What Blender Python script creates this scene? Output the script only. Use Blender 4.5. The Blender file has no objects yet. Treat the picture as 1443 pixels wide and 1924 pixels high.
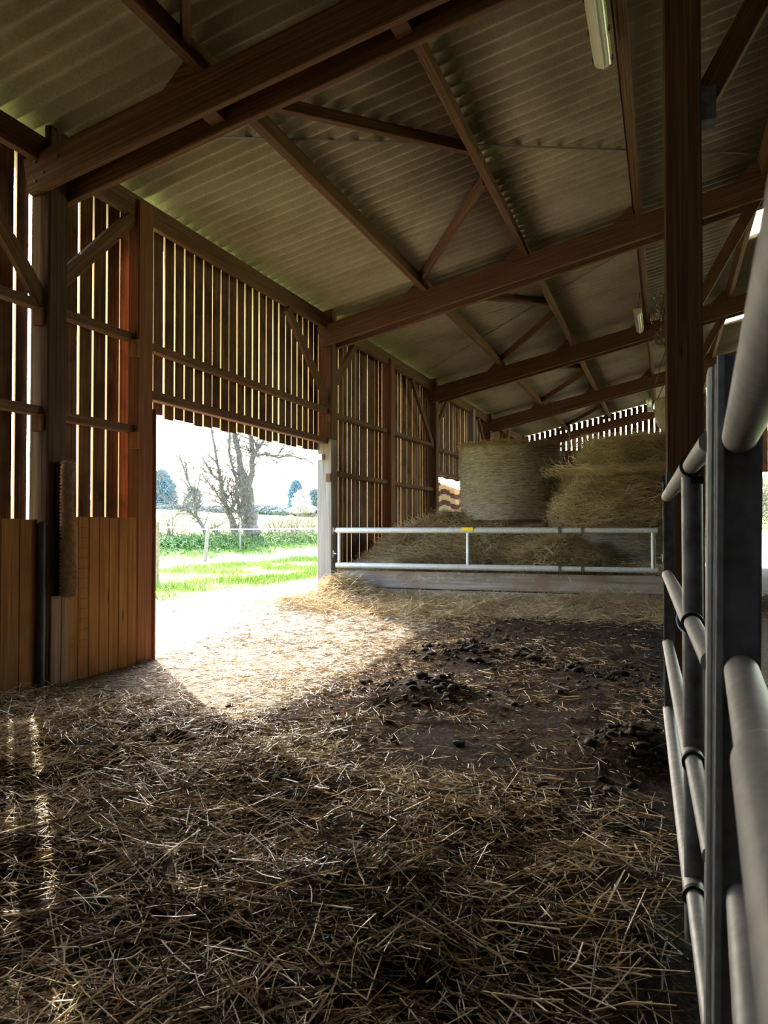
import bpy, math, random
import numpy as np
from mathutils import Vector, Matrix
random.seed(7); rng = np.random.default_rng(11)
C = bpy.context.scene.collection
PI = math.pi

# ------------------------------------------------------------------ survey of the place (metres; X into the barn, Y along it, Z up)
F_PX, EYE = 1450.0, 1.30
YAW, PIT = math.atan(530 / F_PX), math.radians(1.113)
FW = np.array([-math.sin(YAW) * math.cos(PIT), math.cos(YAW) * math.cos(PIT), math.sin(PIT)])
RT = np.array([math.cos(YAW), math.sin(YAW), 0.0]); UP = np.cross(RT, FW)
EY = np.array([0, 0, EYE])
def at(x, y, d):            # a survey sight (photo pixel) and a distance -> a point of the place
    return EY + d * (FW + RT * (x - 721.5) / F_PX - UP * (y - 962) / F_PX)
XW = -4.72                  # inner face of the posts of the left wall
SL = 0.229                  # roof slope
FRAME_Y = [5.05, 10.72, 16.35, 21.95, 27.5]
def zbeam(x): return 4.05 + SL * (x - XW)        # underside of the rafters
def zroof(x): return 4.56 + SL * (x - XW)        # underside of the sheets
RIDGE, FARSIDE = 5.2, 15.0
END_Y = 27.75

# ------------------------------------------------------------------ noise
def _hash(ix, iy, s):
    h = (ix.astype(np.int64) * 374761393 + iy.astype(np.int64) * 668265263 + s * 1442695041) & 0x7fffffff
    h = ((h ^ (h >> 13)) * 1274126177) & 0x7fffffff
    return ((h ^ (h >> 16)) & 0xffff) / 65535.0
def vnoise(x, y, s=0):
    x = np.asarray(x, float); y = np.asarray(y, float)
    ix, iy = np.floor(x), np.floor(y); fx, fy = x - ix, y - iy
    fx = fx * fx * (3 - 2 * fx); fy = fy * fy * (3 - 2 * fy)
    ix = ix.astype(np.int64); iy = iy.astype(np.int64)
    a = _hash(ix, iy, s); b = _hash(ix + 1, iy, s); c = _hash(ix, iy + 1, s); d = _hash(ix + 1, iy + 1, s)
    return (a * (1 - fx) + b * fx) * (1 - fy) + (c * (1 - fx) + d * fx) * fy
def fbm(x, y, s=0, o=4):
    t = 0; a = 0.5; f = 1.0
    for k in range(o):
        t = t + a * (vnoise(np.asarray(x) * f, np.asarray(y) * f, s + k * 17) - 0.5); a *= 0.5; f *= 2.03
    return t
def sm(a, b, x):
    t = np.clip((np.asarray(x, float) - a) / (b - a), 0, 1); return t * t * (3 - 2 * t)
def bump(x, y, cx, cy, rx, ry):
    return np.exp(-((x - cx) / rx) ** 2 - ((y - cy) / ry) ** 2)

# ------------------------------------------------------------------ ground heights
def h_base(x, y):
    return 0.22 * sm(6.6, 10.6, y) * sm(-9.5, -5.0, x) * (1 - sm(0.2, 1.2, x))
def h_floor(x, y):
    x = np.asarray(x, float); y = np.asarray(y, float)
    z = h_base(x, y)
    inside = (1 - sm(-0.15, 0.1, x))
    bed = (1 - sm(3.4, 4.6, y + 0.25 * (x + 2))) * inside
    z = z + bed * (0.05 + 0.16 * fbm(x * 1.7, y * 1.7, 3, 3) + 0.07 * fbm(x * 6, y * 6, 9, 3))
    muck = sm(-2.9, -1.9, x) * sm(3.8, 4.8, y) * (1 - sm(8.8, 9.6, y)) * inside
    z = z + muck * (0.02 + 0.09 * np.maximum(0, fbm(x * 2.6, y * 2.6, 5, 4)) + 0.065 * np.abs(fbm(x * 6, y * 6, 6, 3)))
    z = z + 0.012 * fbm(x * 9, y * 9, 21, 3) * (1 - sm(0, 0.6, x))
    heap = sm(9.2, 10.5, y) * (1 - sm(10.55, 10.75, y)) * (1 - sm(-0.15, 0.0, x)) * sm(-6.6, -4.6, x)
    z = z + heap * (0.03 + 0.12 * np.maximum(0, fbm(x * 1.4 + 5, y * 1.4, 31, 3) + 0.1))
    z = z + 0.28 * bump(x, y, -4.45, 10.35, 0.42, 0.42) + 0.10 * bump(x, y, -0.7, 10.45, 0.7, 0.35) + 0.06 * bump(x, y, -5.0, 9.6, .6, .3)
    for cx, cy, r, a in ((-1.95, 7.35, .45, .10), (-1.75, 5.55, .38, .12), (-2.9, 3.95, .45, .08), (-0.15, 4.55, .3, .16), (-2.1, 3.0, .5, .10), (-0.9, 2.6, .45, .09), (-3.4, 3.1, .5, .1)):
        z = z + a * bump(x, y, cx, cy, r, r)
    return z
def h_out(x, y):
    x = np.asarray(x, float); y = np.asarray(y, float)
    u = np.where(x < -4.8, -x, np.maximum(0, (y - 27) * 0.55 + 4))
    z = h_base(x, y) + 0.16 * sm(17, 18.5, u) + 0.34 * sm(18.4, 19.6, u) + 0.35 * sm(19.5, 21.5, u) + np.maximum(0, u - 20.5) * 0.055
    z = z + 0.05 * fbm(x * .8, y * .8, 41, 3) * sm(7.5, 9, u) + 0.015 * fbm(x * 6, y * 6, 43, 2) * sm(5, 6, u)
    return z

# ------------------------------------------------------------------ mesh builder
class MB:
    def __init__(self): self.v = []; self.f = []; self.g = []; self.n = 0; self.edge = set()
    def add(self, verts, faces, grain=None):
        verts = np.asarray(verts, float); k = self.n
        self.v.append(verts); self.n += len(verts)
        self.f.extend([tuple(i + k for i in f) for f in faces])
        self.g.append(verts if grain is None else np.asarray(grain, float))
        return self
    def bar(self, p0, p1, w, h, up=(0, 0, 1), ch=0.006, wob=0.0, seg=1, edges=False):
        """squared timber from p0 to p1 (centre line), w across, h along up"""
        p0 = np.array(p0, float); p1 = np.array(p1, float); L = np.linalg.norm(p1 - p0); a = (p1 - p0) / L
        u = np.array(up, float); u = u - a * (u @ a); u /= np.linalg.norm(u); s = np.cross(a, u)
        ch = min(ch, w * .3, h * .3); W, H = w / 2, h / 2
        prof = [(-W + ch, -H), (W - ch, -H), (W, -H + ch), (W, H - ch), (W - ch, H), (-W + ch, H), (-W, H - ch), (-W, -H + ch)]
        off = np.array([random.uniform(0, 40), random.uniform(0, 40), random.uniform(0, 40)])
        vs, gs, fs = [], [], []
        for i in range(seg + 1):
            t = i / seg; c = p0 + a * L * t + s * wob * random.uniform(-1, 1)
            for (x, y) in prof:
                vs.append(c + s * x + u * y); gs.append(off + np.array([L * t, x, y]))
        for i in range(seg):
            for j in range(8):
                b = i * 8
                if edges and j in (0, 4): self.edge.add(len(self.f) + len(fs))
                fs.append((b + j, b + (j + 1) % 8, b + 8 + (j + 1) % 8, b + 8 + j))
        fs.append(tuple(reversed(range(8)))); fs.append(tuple(range(seg * 8, seg * 8 + 8)))
        return self.add(vs, fs, gs)
    def box(self, a, b, ch=0.004):
        a = np.array(a, float); b = np.array(b, float); d = np.abs(b - a); c = (a + b) / 2; k = int(np.argmax(d))
        e = np.zeros(3); e[k] = d[k] / 2
        up = (0, 0, 1) if k != 2 else (1, 0, 0)
        hz = d[2] if k != 2 else d[0]; w = d[1] if k != 1 else d[0]
        return self.bar(c - e, c + e, w, hz, up, ch)
    def tube(self, pts, r, n=12, caps=True):
        pts = np.array(pts, float); m = len(pts); r = np.broadcast_to(np.array(r, float), (m,))
        vs = []; fs = []; ref = None; gs = []; off = random.uniform(0, 30); al = 0.0
        for i in range(m):
            t = pts[min(i + 1, m - 1)] - pts[max(i - 1, 0)]; t = t / (np.linalg.norm(t) + 1e-9)
            if ref is None:
                ref = np.cross(t, (0, 0, 1.0));
                if np.linalg.norm(ref) < 1e-3: ref = np.array([1.0, 0, 0])
            ref = ref - t * (ref @ t); ref /= np.linalg.norm(ref); q = np.cross(t, ref)
            for j in range(n):
                a = 2 * PI * j / n; vs.append(pts[i] + r[i] * (math.cos(a) * ref + math.sin(a) * q)); gs.append((off + al, off + r[i] * math.cos(a), r[i] * math.sin(a)))
            if i < m - 1: al += np.linalg.norm(pts[i + 1] - pts[i])
        for i in range(m - 1):
            for j in range(n):
                fs.append((i * n + j, i * n + (j + 1) % n, (i + 1) * n + (j + 1) % n, (i + 1) * n + j))
        if caps:
            k = len(vs); vs += vs[:n] + vs[(m - 1) * n:m * n]; gs += gs[:n] + gs[(m - 1) * n:m * n]
            fs.append(tuple(reversed(range(k, k + n)))); fs.append(tuple(range(k + n, k + 2 * n)))
        return self.add(vs, fs, gs)
    def disc_ring(self, c, axis, r0, r1, t, n=24):
        c = np.array(c, float); a = np.array(axis, float); a /= np.linalg.norm(a)
        ref = np.cross(a, (0, 0, 1.0)); ref = ref if np.linalg.norm(ref) > 1e-3 else np.array([1.0, 0, 0]); ref /= np.linalg.norm(ref); q = np.cross(a, ref)
        vs = []; fs = []
        for j in range(n):
            e = math.cos(2 * PI * j / n) * ref + math.sin(2 * PI * j / n) * q
            vs += [c + e * r0 - a * t / 2, c + e * r1 - a * t / 2, c + e * r1 + a * t / 2, c + e * r0 + a * t / 2]
        for j in range(n):
            k = (j + 1) % n
            for s in range(4): fs.append((j * 4 + s, j * 4 + (s + 1) % 4, k * 4 + (s + 1) % 4, k * 4 + s))
        return self.add(vs, fs)
    def build(self, name, mat, parent=None, origin=None, smooth=False, edge_mat=None):
        v = np.concatenate(self.v); g = np.concatenate(self.g)
        if origin is None: origin = np.array([v[:, 0].mean(), v[:, 1].mean(), v[:, 2].min()])
        origin = np.array(origin, float)
        me = bpy.data.meshes.new(name); me.from_pydata((v - origin).tolist(), [], self.f); me.update()
        at_ = me.attributes.new('grain', 'FLOAT_VECTOR', 'POINT'); at_.data.foreach_set('vector', g.astype(np.float32).ravel())
        if smooth: me.polygons.foreach_set('use_smooth', [True] * len(me.polygons))
        o = link(name, me, mat, parent, origin)
        if edge_mat:
            me.materials.append(edge_mat); me.polygons.foreach_set('material_index', [1 if i in self.edge else 0 for i in range(len(self.f))])
        return o

def link(name, me, mat, parent=None, origin=(0, 0, 0)):
    o = bpy.data.objects.new(name, me); C.objects.link(o)
    if mat: me.materials.append(mat)
    o.location = Vector([float(q) for q in origin])
    if parent is not None:
        o.parent = parent; o.location = Vector([float(q) for q in origin]) - wloc(parent)
    return o
def wloc(o):
    l = Vector(o.location)
    while o.parent is not None:
        o = o.parent; l = l + Vector(o.location)
    return l
def empty(name, loc):
    o = bpy.data.objects.new(name, None); C.objects.link(o); o.location = Vector([float(q) for q in loc]); o.empty_display_size = .1
    return o
def tag(o, label=None, cat=None, group=None, kind=None):
    if label: o['label'] = label
    if cat: o['category'] = cat
    if group: o['group'] = group
    if kind: o['kind'] = kind
    return o
def raw_mesh(name, V, F4, mat, tint=None, parent=None, origin=(0, 0, 0), smooth=False):
    """big meshes straight from arrays: V (n,3), F4 (m,k)"""
    me = bpy.data.meshes.new(name); V = np.ascontiguousarray(V - np.array(origin), np.float32); F4 = np.ascontiguousarray(F4, np.int32); k = F4.shape[1]
    me.vertices.add(len(V)); me.vertices.foreach_set('co', V.ravel())
    me.loops.add(F4.size); me.loops.foreach_set('vertex_index', F4.ravel())
    me.polygons.add(len(F4)); me.polygons.foreach_set('loop_start', np.arange(0, F4.size, k, dtype=np.int32)); me.polygons.foreach_set('loop_total', np.full(len(F4), k, np.int32))
    if tint is not None:
        a = me.attributes.new('tint', 'FLOAT', 'POINT'); a.data.foreach_set('value', np.ascontiguousarray(tint, np.float32))
    me.update(calc_edges=True); me.validate()
    if smooth: me.polygons.foreach_set('use_smooth', [True] * len(me.polygons))
    return link(name, me, mat, parent, origin)
def grid(xs, ys, zf):
    X, Y = np.meshgrid(xs, ys, indexing='ij'); Z = zf(X, Y)
    V = np.stack([X, Y, Z], -1).reshape(-1, 3); n, m = len(xs), len(ys)
    i = np.arange(n - 1)[:, None] * m + np.arange(m - 1)[None]; i = i.ravel()
    return V, np.stack([i, i + m, i + m + 1, i + 1], 1)

# ------------------------------------------------------------------ straws: bent three-sided stalks
def stalks(P, D, L, W, bend=0.12, segs=2, flat=0.6):
    """P centres, D unit directions, L lengths, W widths -> verts, quads, tint"""
    n = len(P); D = D / np.linalg.norm(D, axis=1, keepdims=True)
    ref = rng.normal(size=(n, 3)); S = np.cross(D, ref); S /= np.linalg.norm(S, axis=1, keepdims=True) + 1e-9
    U = np.cross(S, D); t = np.linspace(-.5, .5, segs + 1)
    B = rng.normal(0, bend, size=(n, 1)) * L[:, None]
    kink = rng.random(n) < .25
    rows = []
    for q in t:
        c = P + D * (L * q)[:, None] + U * B * (q * q * 4 - .3) * .5
        c = c + S * (kink * L * .10 * (q > .05) * (q - .0))[:, None]
        w = (W * (1.0 - .5 * max(0, q) * 1.0))[:, None]
        for k, (a, b) in enumerate(((1, 0), (-.5, flat), (-.5, -flat))):
            rows.append(c + S * w * a * .5 + U * w * b * .5)
    V = np.stack(rows, 1).reshape(-1, 3); m = 3 * (segs + 1)
    F = []
    for s in range(segs):
        for k in range(3):
            F.append((s * 3 + k, s * 3 + (k + 1) % 3, s * 3 + 3 + (k + 1) % 3, s * 3 + 3 + k))
    F = (np.array(F)[None] + (np.arange(n) * m)[:, None, None]).reshape(-1, 4)
    return V, F, m
def straw_obj(name, P, D, L, W, T, mat, parent=None, bend=.12, segs=2, extra=None, origin=(0, 0, 0)):
    V, F, m = stalks(P, D, L, W, bend, segs)
    return raw_mesh(name, V, F, mat, np.repeat(T, m), parent, origin)
def lying(n, pitch=.18, az=None, spread=None):
    a = rng.uniform(0, 2 * PI, n) if az is None else az + rng.normal(0, spread, n)
    e = rng.normal(0, pitch, n)
    return np.stack([np.cos(a) * np.cos(e), np.sin(a) * np.cos(e), np.sin(e)], 1)

# ------------------------------------------------------------------ materials
def new_mat(name):
    m = bpy.data.materials.new(name); m.use_nodes = True; nt = m.node_tree; b = nt.nodes['Principled BSDF']; return m, nt, b
def node(nt, typ, **kw):
    n = nt.nodes.new(typ)
    for k, v in kw.items():
        if k in n.inputs: n.inputs[k].default_value = v
        else: setattr(n, k, v)
    return n
def ramp(nt, fac, stops):
    r = nt.nodes.new('ShaderNodeValToRGB'); e = r.color_ramp.elements
    while len(e) < len(stops): e.new(.5)
    for i, (p, c) in enumerate(stops): e[i].position = p; e[i].color = (*c, 1)
    nt.links.new(fac, r.inputs[0]); return r.outputs[0]
def mixc(nt, f, a, b, mode='MIX'):
    n = nt.nodes.new('ShaderNodeMix'); n.data_type = 'RGBA'; n.blend_type = mode
    def put(s, v):
        if isinstance(v, bpy.types.NodeSocket): nt.links.new(v, s)
        elif isinstance(v, (int, float)): s.default_value = v
        else: s.default_value = (*v, 1)
    put(n.inputs[0], f); put(n.inputs[6], a); put(n.inputs[7], b); return n.outputs[2]
def coords(nt, src='grain', scale=(1, 1, 1)):
    if src == 'grain': o = node(nt, 'ShaderNodeAttribute', attribute_name='grain').outputs['Vector']
    else: o = nt.nodes.new('ShaderNodeTexCoord').outputs[src]
    m = nt.nodes.new('ShaderNodeMapping'); m.inputs['Scale'].default_value = scale; nt.links.new(o, m.inputs[0]); return m.outputs[0]
def noise(nt, vec, scale, detail=4, rough=.55):
    n = node(nt, 'ShaderNodeTexNoise', Scale=scale, Detail=detail, Roughness=rough); nt.links.new(vec, n.inputs['Vector']); return n.outputs['Fac']
def bumpn(nt, b, h, s=.3, d=.01):
    n = node(nt, 'ShaderNodeBump', Strength=s, Distance=d); nt.links.new(h, n.inputs['Height']); nt.links.new(n.outputs[0], b.inputs['Normal'])
def wood(name, dark, mid, light, rough=.75, stain=None, fine=70):
    m, nt, b = new_mat(name)
    v1 = coords(nt, 'grain', (1.1, fine, fine)); f1 = noise(nt, v1, 1.0, 5, .6)
    v2 = coords(nt, 'grain', (.7, 3.0, 3.0)); f2 = noise(nt, v2, 1.0, 3)
    col = ramp(nt, f1, [(.28, dark), (.5, mid), (.72, light)])
    col = mixc(nt, f2, col, mixc(nt, 1.0, col, (.62, .58, .55), 'MULTIPLY'))
    v3 = coords(nt, 'grain', (1.6, 9, 9)); vo = node(nt, 'ShaderNodeTexVoronoi', Scale=.55); nt.links.new(v3, vo.inputs['Vector'])
    k = ramp(nt, vo.outputs['Distance'], [(.03, (1, 1, 1)), (.075, (0, 0, 0))])
    col = mixc(nt, k, col, [c * .35 for c in dark])
    if stain:
        v4 = coords(nt, 'Object', (1, 1, 1)); col = mixc(nt, ramp(nt, noise(nt, v4, 2.2, 4), [(.45, (0, 0, 0)), (.66, (1, 1, 1))]), col, stain)
    nt.links.new(col, b.inputs['Base Color']); b.inputs['Roughness'].default_value = rough; b.inputs['Specular IOR Level'].default_value = .12
    bumpn(nt, b, f1, .35, .004); return m
M = {}
M['timber'] = wood('brown_timber', (.085, .042, .022), (.165, .088, .048), (.27, .155, .088))
M['beam'] = wood('rafter_timber', (.09, .046, .025), (.18, .096, .052), (.28, .165, .095))
M['redpost'] = wood('red_timber', (.15, .058, .028), (.26, .11, .052), (.38, .18, .09))
M['slat'] = wood('slat_timber', (.075, .034, .017), (.165, .082, .040), (.30, .17, .088), fine=45, stain=(.055, .027, .015))
M['sawn_glow'] = wood('sawn_edge_glow', (.44, .32, .18), (.58, .45, .28), (.70, .57, .39), fine=30)  # fresh-cut edges paled to imitate the golden sunlight in the slat gaps
M['dead'] = wood('weathered_post', (.05, .03, .021), (.095, .06, .042), (.16, .11, .08), fine=50)
M['grey'] = wood('grey_weathered_post', (.20, .175, .15), (.33, .30, .265), (.46, .43, .39), fine=50)
M['wains'] = wood('wainscot_timber', (.20, .085, .022), (.34, .152, .042), (.45, .225, .07), fine=40, stain=(.21, .09, .028))
M['board2'] = wood('pale_brown_board', (.17, .10, .055), (.28, .175, .10), (.38, .26, .16), fine=40)
M['board'] = wood('grey_board', (.21, .165, .13), (.37, .315, .255), (.52, .46, .39), fine=45, stain=(.25, .17, .12))

def plain(name, col, rough=.6, metal=0., nscale=0, col2=None, spec=.3, lo=.4, hi=.65, src='Object', bump=0):
    m, nt, b = new_mat(name); b.inputs['Roughness'].default_value = rough; b.inputs['Metallic'].default_value = metal; b.inputs['Specular IOR Level'].default_value = spec
    if nscale:
        f = noise(nt, coords(nt, src), nscale, 5); nt.links.new(ramp(nt, f, [(lo, col), (hi, col2)]), b.inputs['Base Color'])
        if bump: bumpn(nt, b, f, bump, .004)
    else: b.inputs['Base Color'].default_value = (*col, 1)
    return m
M['galv'] = plain('galvanised_steel', (.25, .25, .235), .5, .2, 22, (.33, .33, .315), .4)
M['galvlight'] = plain('light_galvanised_steel', (.46, .46, .44), .5, .2, 22, (.58, .58, .56), .4)
M['galvdark'] = plain('dull_galvanised_steel', (.10, .095, .085), .55, .4, 14, (.23, .23, .225), .4, .35, .7)
M['black'] = plain('black_plastic', (.012, .012, .013), .5)
M['pipe'] = plain('dark_pipe', (.035, .036, .038), .4, 0, 8, (.06, .06, .062))
M['white'] = plain('white_plastic', (.72, .72, .70), .45)
M['pale'] = plain('pale_plastic', (.62, .56, .40), .6, 0, 10, (.50, .44, .30))
M['yellow'] = plain('yellow_sticker', (.85, .62, .02), .4)
M['blue'] = plain('blue_twine', (.04, .20, .36), .7)
M['bristle'] = plain('bristle', (.55, .40, .26), .6, 0, 30, (.80, .64, .44))
M['tape'] = plain('white_tape', (.9, .9, .92), .6)
M['greypost'] = plain('grey_stake', (.20, .175, .13), .8, 0, 20, (.32, .29, .22))
M['bark'] = plain('bark', (.11, .095, .08), .9, 0, 9, (.24, .21, .18), .1, bump=.5)
M['concrete'] = plain('concrete', (.36, .34, .31), .85, 0, 3, (.50, .48, .45), .2)
M['strap'] = plain('steel_strap', (.16, .15, .12), .5, .5)

def roof_mat():
    m, nt, b = new_mat('fibre_cement'); v = coords(nt, 'Object')
    f = noise(nt, v, 55, 3, .7); g = noise(nt, v, 1.3, 4)
    col = ramp(nt, f, [(.30, (.35, .32, .225)), (.52, (.42, .385, .275)), (.74, (.49, .455, .335))])
    col = mixc(nt, ramp(nt, g, [(.38, (0, 0, 0)), (.7, (1, 1, 1))]), col, mixc(nt, 1.0, col, (.70, .68, .62), 'MULTIPLY'))
    nt.links.new(col, b.inputs['Base Color']); b.inputs['Roughness'].default_value = .8; b.inputs['Specular IOR Level'].default_value = .2
    return m
M['roof'] = roof_mat()
def skylight_mat():
    m, nt, b = new_mat('translucent_sheet'); out = nt.nodes['Material Output']; nt.nodes.remove(b)
    f = noise(nt, coords(nt, 'Object', (1, 6, 1)), 1.5, 5)
    col = ramp(nt, f, [(.35, (.50, .38, .20)), (.55, (.85, .80, .68))])
    t = nt.nodes.new('ShaderNodeBsdfTranslucent'); nt.links.new(col, t.inputs[0]); d = nt.nodes.new('ShaderNodeBsdfDiffuse'); nt.links.new(col, d.inputs[0])
    x = node(nt, 'ShaderNodeMixShader'); x.inputs[0].default_value = .25; nt.links.new(t.outputs[0], x.inputs[1]); nt.links.new(d.outputs[0], x.inputs[2]); nt.links.new(x.outputs[0], out.inputs[0]); return m
M['sky'] = skylight_mat()
def straw_mat(name, stops, rough=.45, trans=.25):
    m, nt, b = new_mat(name); a = node(nt, 'ShaderNodeAttribute', attribute_name='tint')
    col = ramp(nt, a.outputs['Fac'], stops); nt.links.new(col, b.inputs['Base Color']); b.inputs['Roughness'].default_value = rough; b.inputs['Specular IOR Level'].default_value = .45
    out = nt.nodes['Material Output']; t = nt.nodes.new('ShaderNodeBsdfTranslucent'); nt.links.new(col, t.inputs[0])
    x = node(nt, 'ShaderNodeMixShader'); x.inputs[0].default_value = trans; nt.links.new(b.outputs[0], x.inputs[1]); nt.links.new(t.outputs[0], x.inputs[2]); nt.links.new(x.outputs[0], out.inputs[0]); return m
M['straw'] = straw_mat('straw', [(0, (.022, .014, .008)), (.28, (.10, .057, .022)), (.50, (.44, .28, .10)), (.72, (.72, .54, .26)), (1, (.95, .87, .68))], .32)
M['hay'] = straw_mat('hay', [(0, (.14, .095, .045)), (.35, (.42, .30, .135)), (.7, (.68, .52, .26)), (1, (.88, .79, .55))], .6)
M['grass'] = straw_mat('grass_blades', [(0, (.10, .19, .025)), (.5, (.20, .33, .05)), (.8, (.33, .42, .09)), (1, (.50, .48, .20))], .55, .4)
M['weed'] = straw_mat('weed_leaves', [(0, (.08, .17, .045)), (.6, (.18, .31, .08)), (1, (.33, .43, .15))], .55, .35)
M['twig'] = straw_mat('twigs', [(0, (.10, .085, .06)), (.6, (.19, .17, .11)), (1, (.27, .27, .13))], .8, .05)
M['blossom'] = straw_mat('blossom_petals', [(0, (.75, .60, .62)), (1, (.95, .88, .88))], .6, .4)
M['conifer'] = straw_mat('haze_blue_conifer', [(0, (.13, .25, .33)), (1, (.22, .38, .46))], .6, .2)  # distance haze put into the base colour as a lighter bluish tint
M['bluebush'] = straw_mat('grey_bush', [(0, (.16, .20, .20)), (1, (.30, .36, .35))], .7, .2)

def floor_mat():
    m, nt, b = new_mat('barn_floor'); v = coords(nt, 'Object'); a = node(nt, 'ShaderNodeAttribute', attribute_name='tint').outputs['Fac']
    n1 = noise(nt, v, 7, 6, .65); n2 = noise(nt, v, 38, 4, .7)
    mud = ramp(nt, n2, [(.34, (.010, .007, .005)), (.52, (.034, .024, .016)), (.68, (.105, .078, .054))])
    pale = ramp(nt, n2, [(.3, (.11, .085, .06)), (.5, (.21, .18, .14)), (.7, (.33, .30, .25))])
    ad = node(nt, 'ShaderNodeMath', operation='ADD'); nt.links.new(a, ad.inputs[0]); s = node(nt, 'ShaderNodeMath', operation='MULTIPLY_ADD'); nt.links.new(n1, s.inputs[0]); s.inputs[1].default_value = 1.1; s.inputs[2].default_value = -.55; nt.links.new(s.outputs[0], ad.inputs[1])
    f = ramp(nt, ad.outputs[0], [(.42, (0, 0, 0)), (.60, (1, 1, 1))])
    nt.links.new(mixc(nt, f, mud, pale), b.inputs['Base Color']); b.inputs['Roughness'].default_value = .9; b.inputs['Specular IOR Level'].default_value = .04
    bumpn(nt, b, n2, .8, .03); return m
M['floor'] = floor_mat()
def ground_mat():
    m, nt, b = new_mat('outdoor_ground'); v = coords(nt, 'Object'); a = node(nt, 'ShaderNodeAttribute', attribute_name='tint').outputs['Fac']
    n1 = noise(nt, v, 1.2, 5, .6); n2 = noise(nt, v, 14, 5, .7)
    dirt = ramp(nt, n2, [(.34, (.07, .05, .035)), (.48, (.24, .19, .14)), (.64, (.52, .47, .39))])
    green = ramp(nt, noise(nt, v, 2.6, 6, .65), [(.40, (.19, .30, .05)), (.54, (.33, .41, .11)), (.66, (.60, .56, .32))])
    nt.links.new(mixc(nt, a, dirt, green), b.inputs['Base Color']); b.inputs['Roughness'].default_value = .95; b.inputs['Specular IOR Level'].default_value = .1
    bumpn(nt, b, n2, .5, .03); return m
M['ground'] = ground_mat()
def bale_mat(name, c0, c1, c2, line):
    m, nt, b = new_mat(name); v = coords(nt, 'Object', (6, 6, 30)); f = noise(nt, v, 1.6, 6, .7)
    col = ramp(nt, f, [(.32, c0), (.5, c1), (.7, c2)])
    nt.links.new(col, b.inputs['Base Color']); b.inputs['Roughness'].default_value = .85; b.inputs['Specular IOR Level'].default_value = .15; bumpn(nt, b, f, .8, .03); return m
M['bale'] = bale_mat('baled_hay', (.16, .132, .098), (.29, .25, .195), (.46, .41, .34), True)
M['core'] = bale_mat('hay_core', (.07, .047, .022), (.17, .12, .056), (.30, .22, .11), True)
M['net'] = plain('net_wrap', (.42, .40, .36), .5, 0, 12, (.17, .15, .12))
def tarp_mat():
    m, nt, b = new_mat('shadow_striped_cloth'); v = coords(nt, 'grain'); w = node(nt, 'ShaderNodeSeparateXYZ'); nt.links.new(v, w.inputs[0])
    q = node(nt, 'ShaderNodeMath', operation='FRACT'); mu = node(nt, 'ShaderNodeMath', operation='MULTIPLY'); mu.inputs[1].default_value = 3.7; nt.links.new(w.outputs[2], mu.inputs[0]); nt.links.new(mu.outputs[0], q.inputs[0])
    nt.links.new(ramp(nt, q.outputs[0], [(.50, (.86, .70, .44)), (.54, (.16, .08, .06))]), b.inputs['Base Color']); b.inputs['Roughness'].default_value = .8; return m  # dark bands imitate slat shadows in the cloth colour
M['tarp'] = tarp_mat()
def lamp_mat():
    m, nt, b = new_mat('clear_ribbed_cover'); b.inputs['Base Color'].default_value = (.72, .68, .50, 1); b.inputs['Roughness'].default_value = .18; b.inputs['Specular IOR Level'].default_value = .6; b.inputs['Coat Weight'].default_value = .4; return m
M['cover'] = lamp_mat()

# ================================================================== SETTING
# floor of the barn
xs = np.concatenate([np.arange(-5.02, -4.6, .06), np.arange(-4.6, .3, .035), np.arange(.3, 3, .15), np.arange(3, FARSIDE + .6, 1.2)])
ys = np.concatenate([np.arange(-7, .4, .4), np.arange(.4, 11.2, .035), np.arange(11.2, 28.2, .4)])
V, F = grid(xs, ys, h_floor)
x, y = V[:, 0], V[:, 1]
pale = np.zeros(len(V))
pale += sm(5.6, 4.6, x * 0 + 5) * 0
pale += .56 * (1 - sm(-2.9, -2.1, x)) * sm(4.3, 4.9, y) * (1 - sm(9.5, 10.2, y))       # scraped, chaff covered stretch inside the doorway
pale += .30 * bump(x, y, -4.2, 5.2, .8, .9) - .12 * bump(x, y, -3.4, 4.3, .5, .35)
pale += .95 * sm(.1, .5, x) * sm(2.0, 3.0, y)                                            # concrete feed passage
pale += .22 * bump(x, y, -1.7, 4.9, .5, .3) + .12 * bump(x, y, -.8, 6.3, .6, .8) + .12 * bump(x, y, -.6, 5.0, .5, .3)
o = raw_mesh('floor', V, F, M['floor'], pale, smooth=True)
tag(o, 'dark trodden mud and concrete floor of the barn', 'floor', kind='structure')

# land around the barn
us = np.concatenate([-np.geomspace(4.9, 400, 130)[::-1]]); V1 = grid(us, np.concatenate([np.arange(-30, 4, 3.), np.arange(4, 45, .45), np.geomspace(45, 420, 60)]), h_out)
def land(V, name, lab):
    x, y = V[:, 0], V[:, 1]
    w = 1.1 * fbm(x * .5, y * .5, 61, 3)
    t = sm(7.3, 8.9, -x + w * 1.2) if name == 'ground' else np.ones(len(x))
    t = t * (1 - .85 * sm(14.0, 14.9, -x + w) * (1 - sm(16.9, 18.0, -x + w))) if name == 'ground' else 1 - .9 * sm(31, 30, y) * 1.0
    if name != 'ground': t = np.clip(sm(29.5, 30.2, y + w * .3) - .9 * sm(33, 34, y) * (1 - sm(36.5, 38, y)), 0, 1)
    return t
V, F = V1; tag(raw_mesh('ground', V, F, M['ground'], land(V, 'ground', ''), smooth=True), 'mud apron and grass field outside the doorway', 'field', kind='structure')
V, F = grid(np.concatenate([np.arange(-4.9, 20, .8), np.geomspace(20, 300, 30)]), np.concatenate([np.arange(28.15, 40, .3), np.geomspace(40, 350, 50)]), h_out)
tag(raw_mesh('yard', V, F, M['ground'], land(V, 'yard', ''), smooth=True), 'track and grass seen past the far end of the barn', 'yard', kind='structure')
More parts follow.
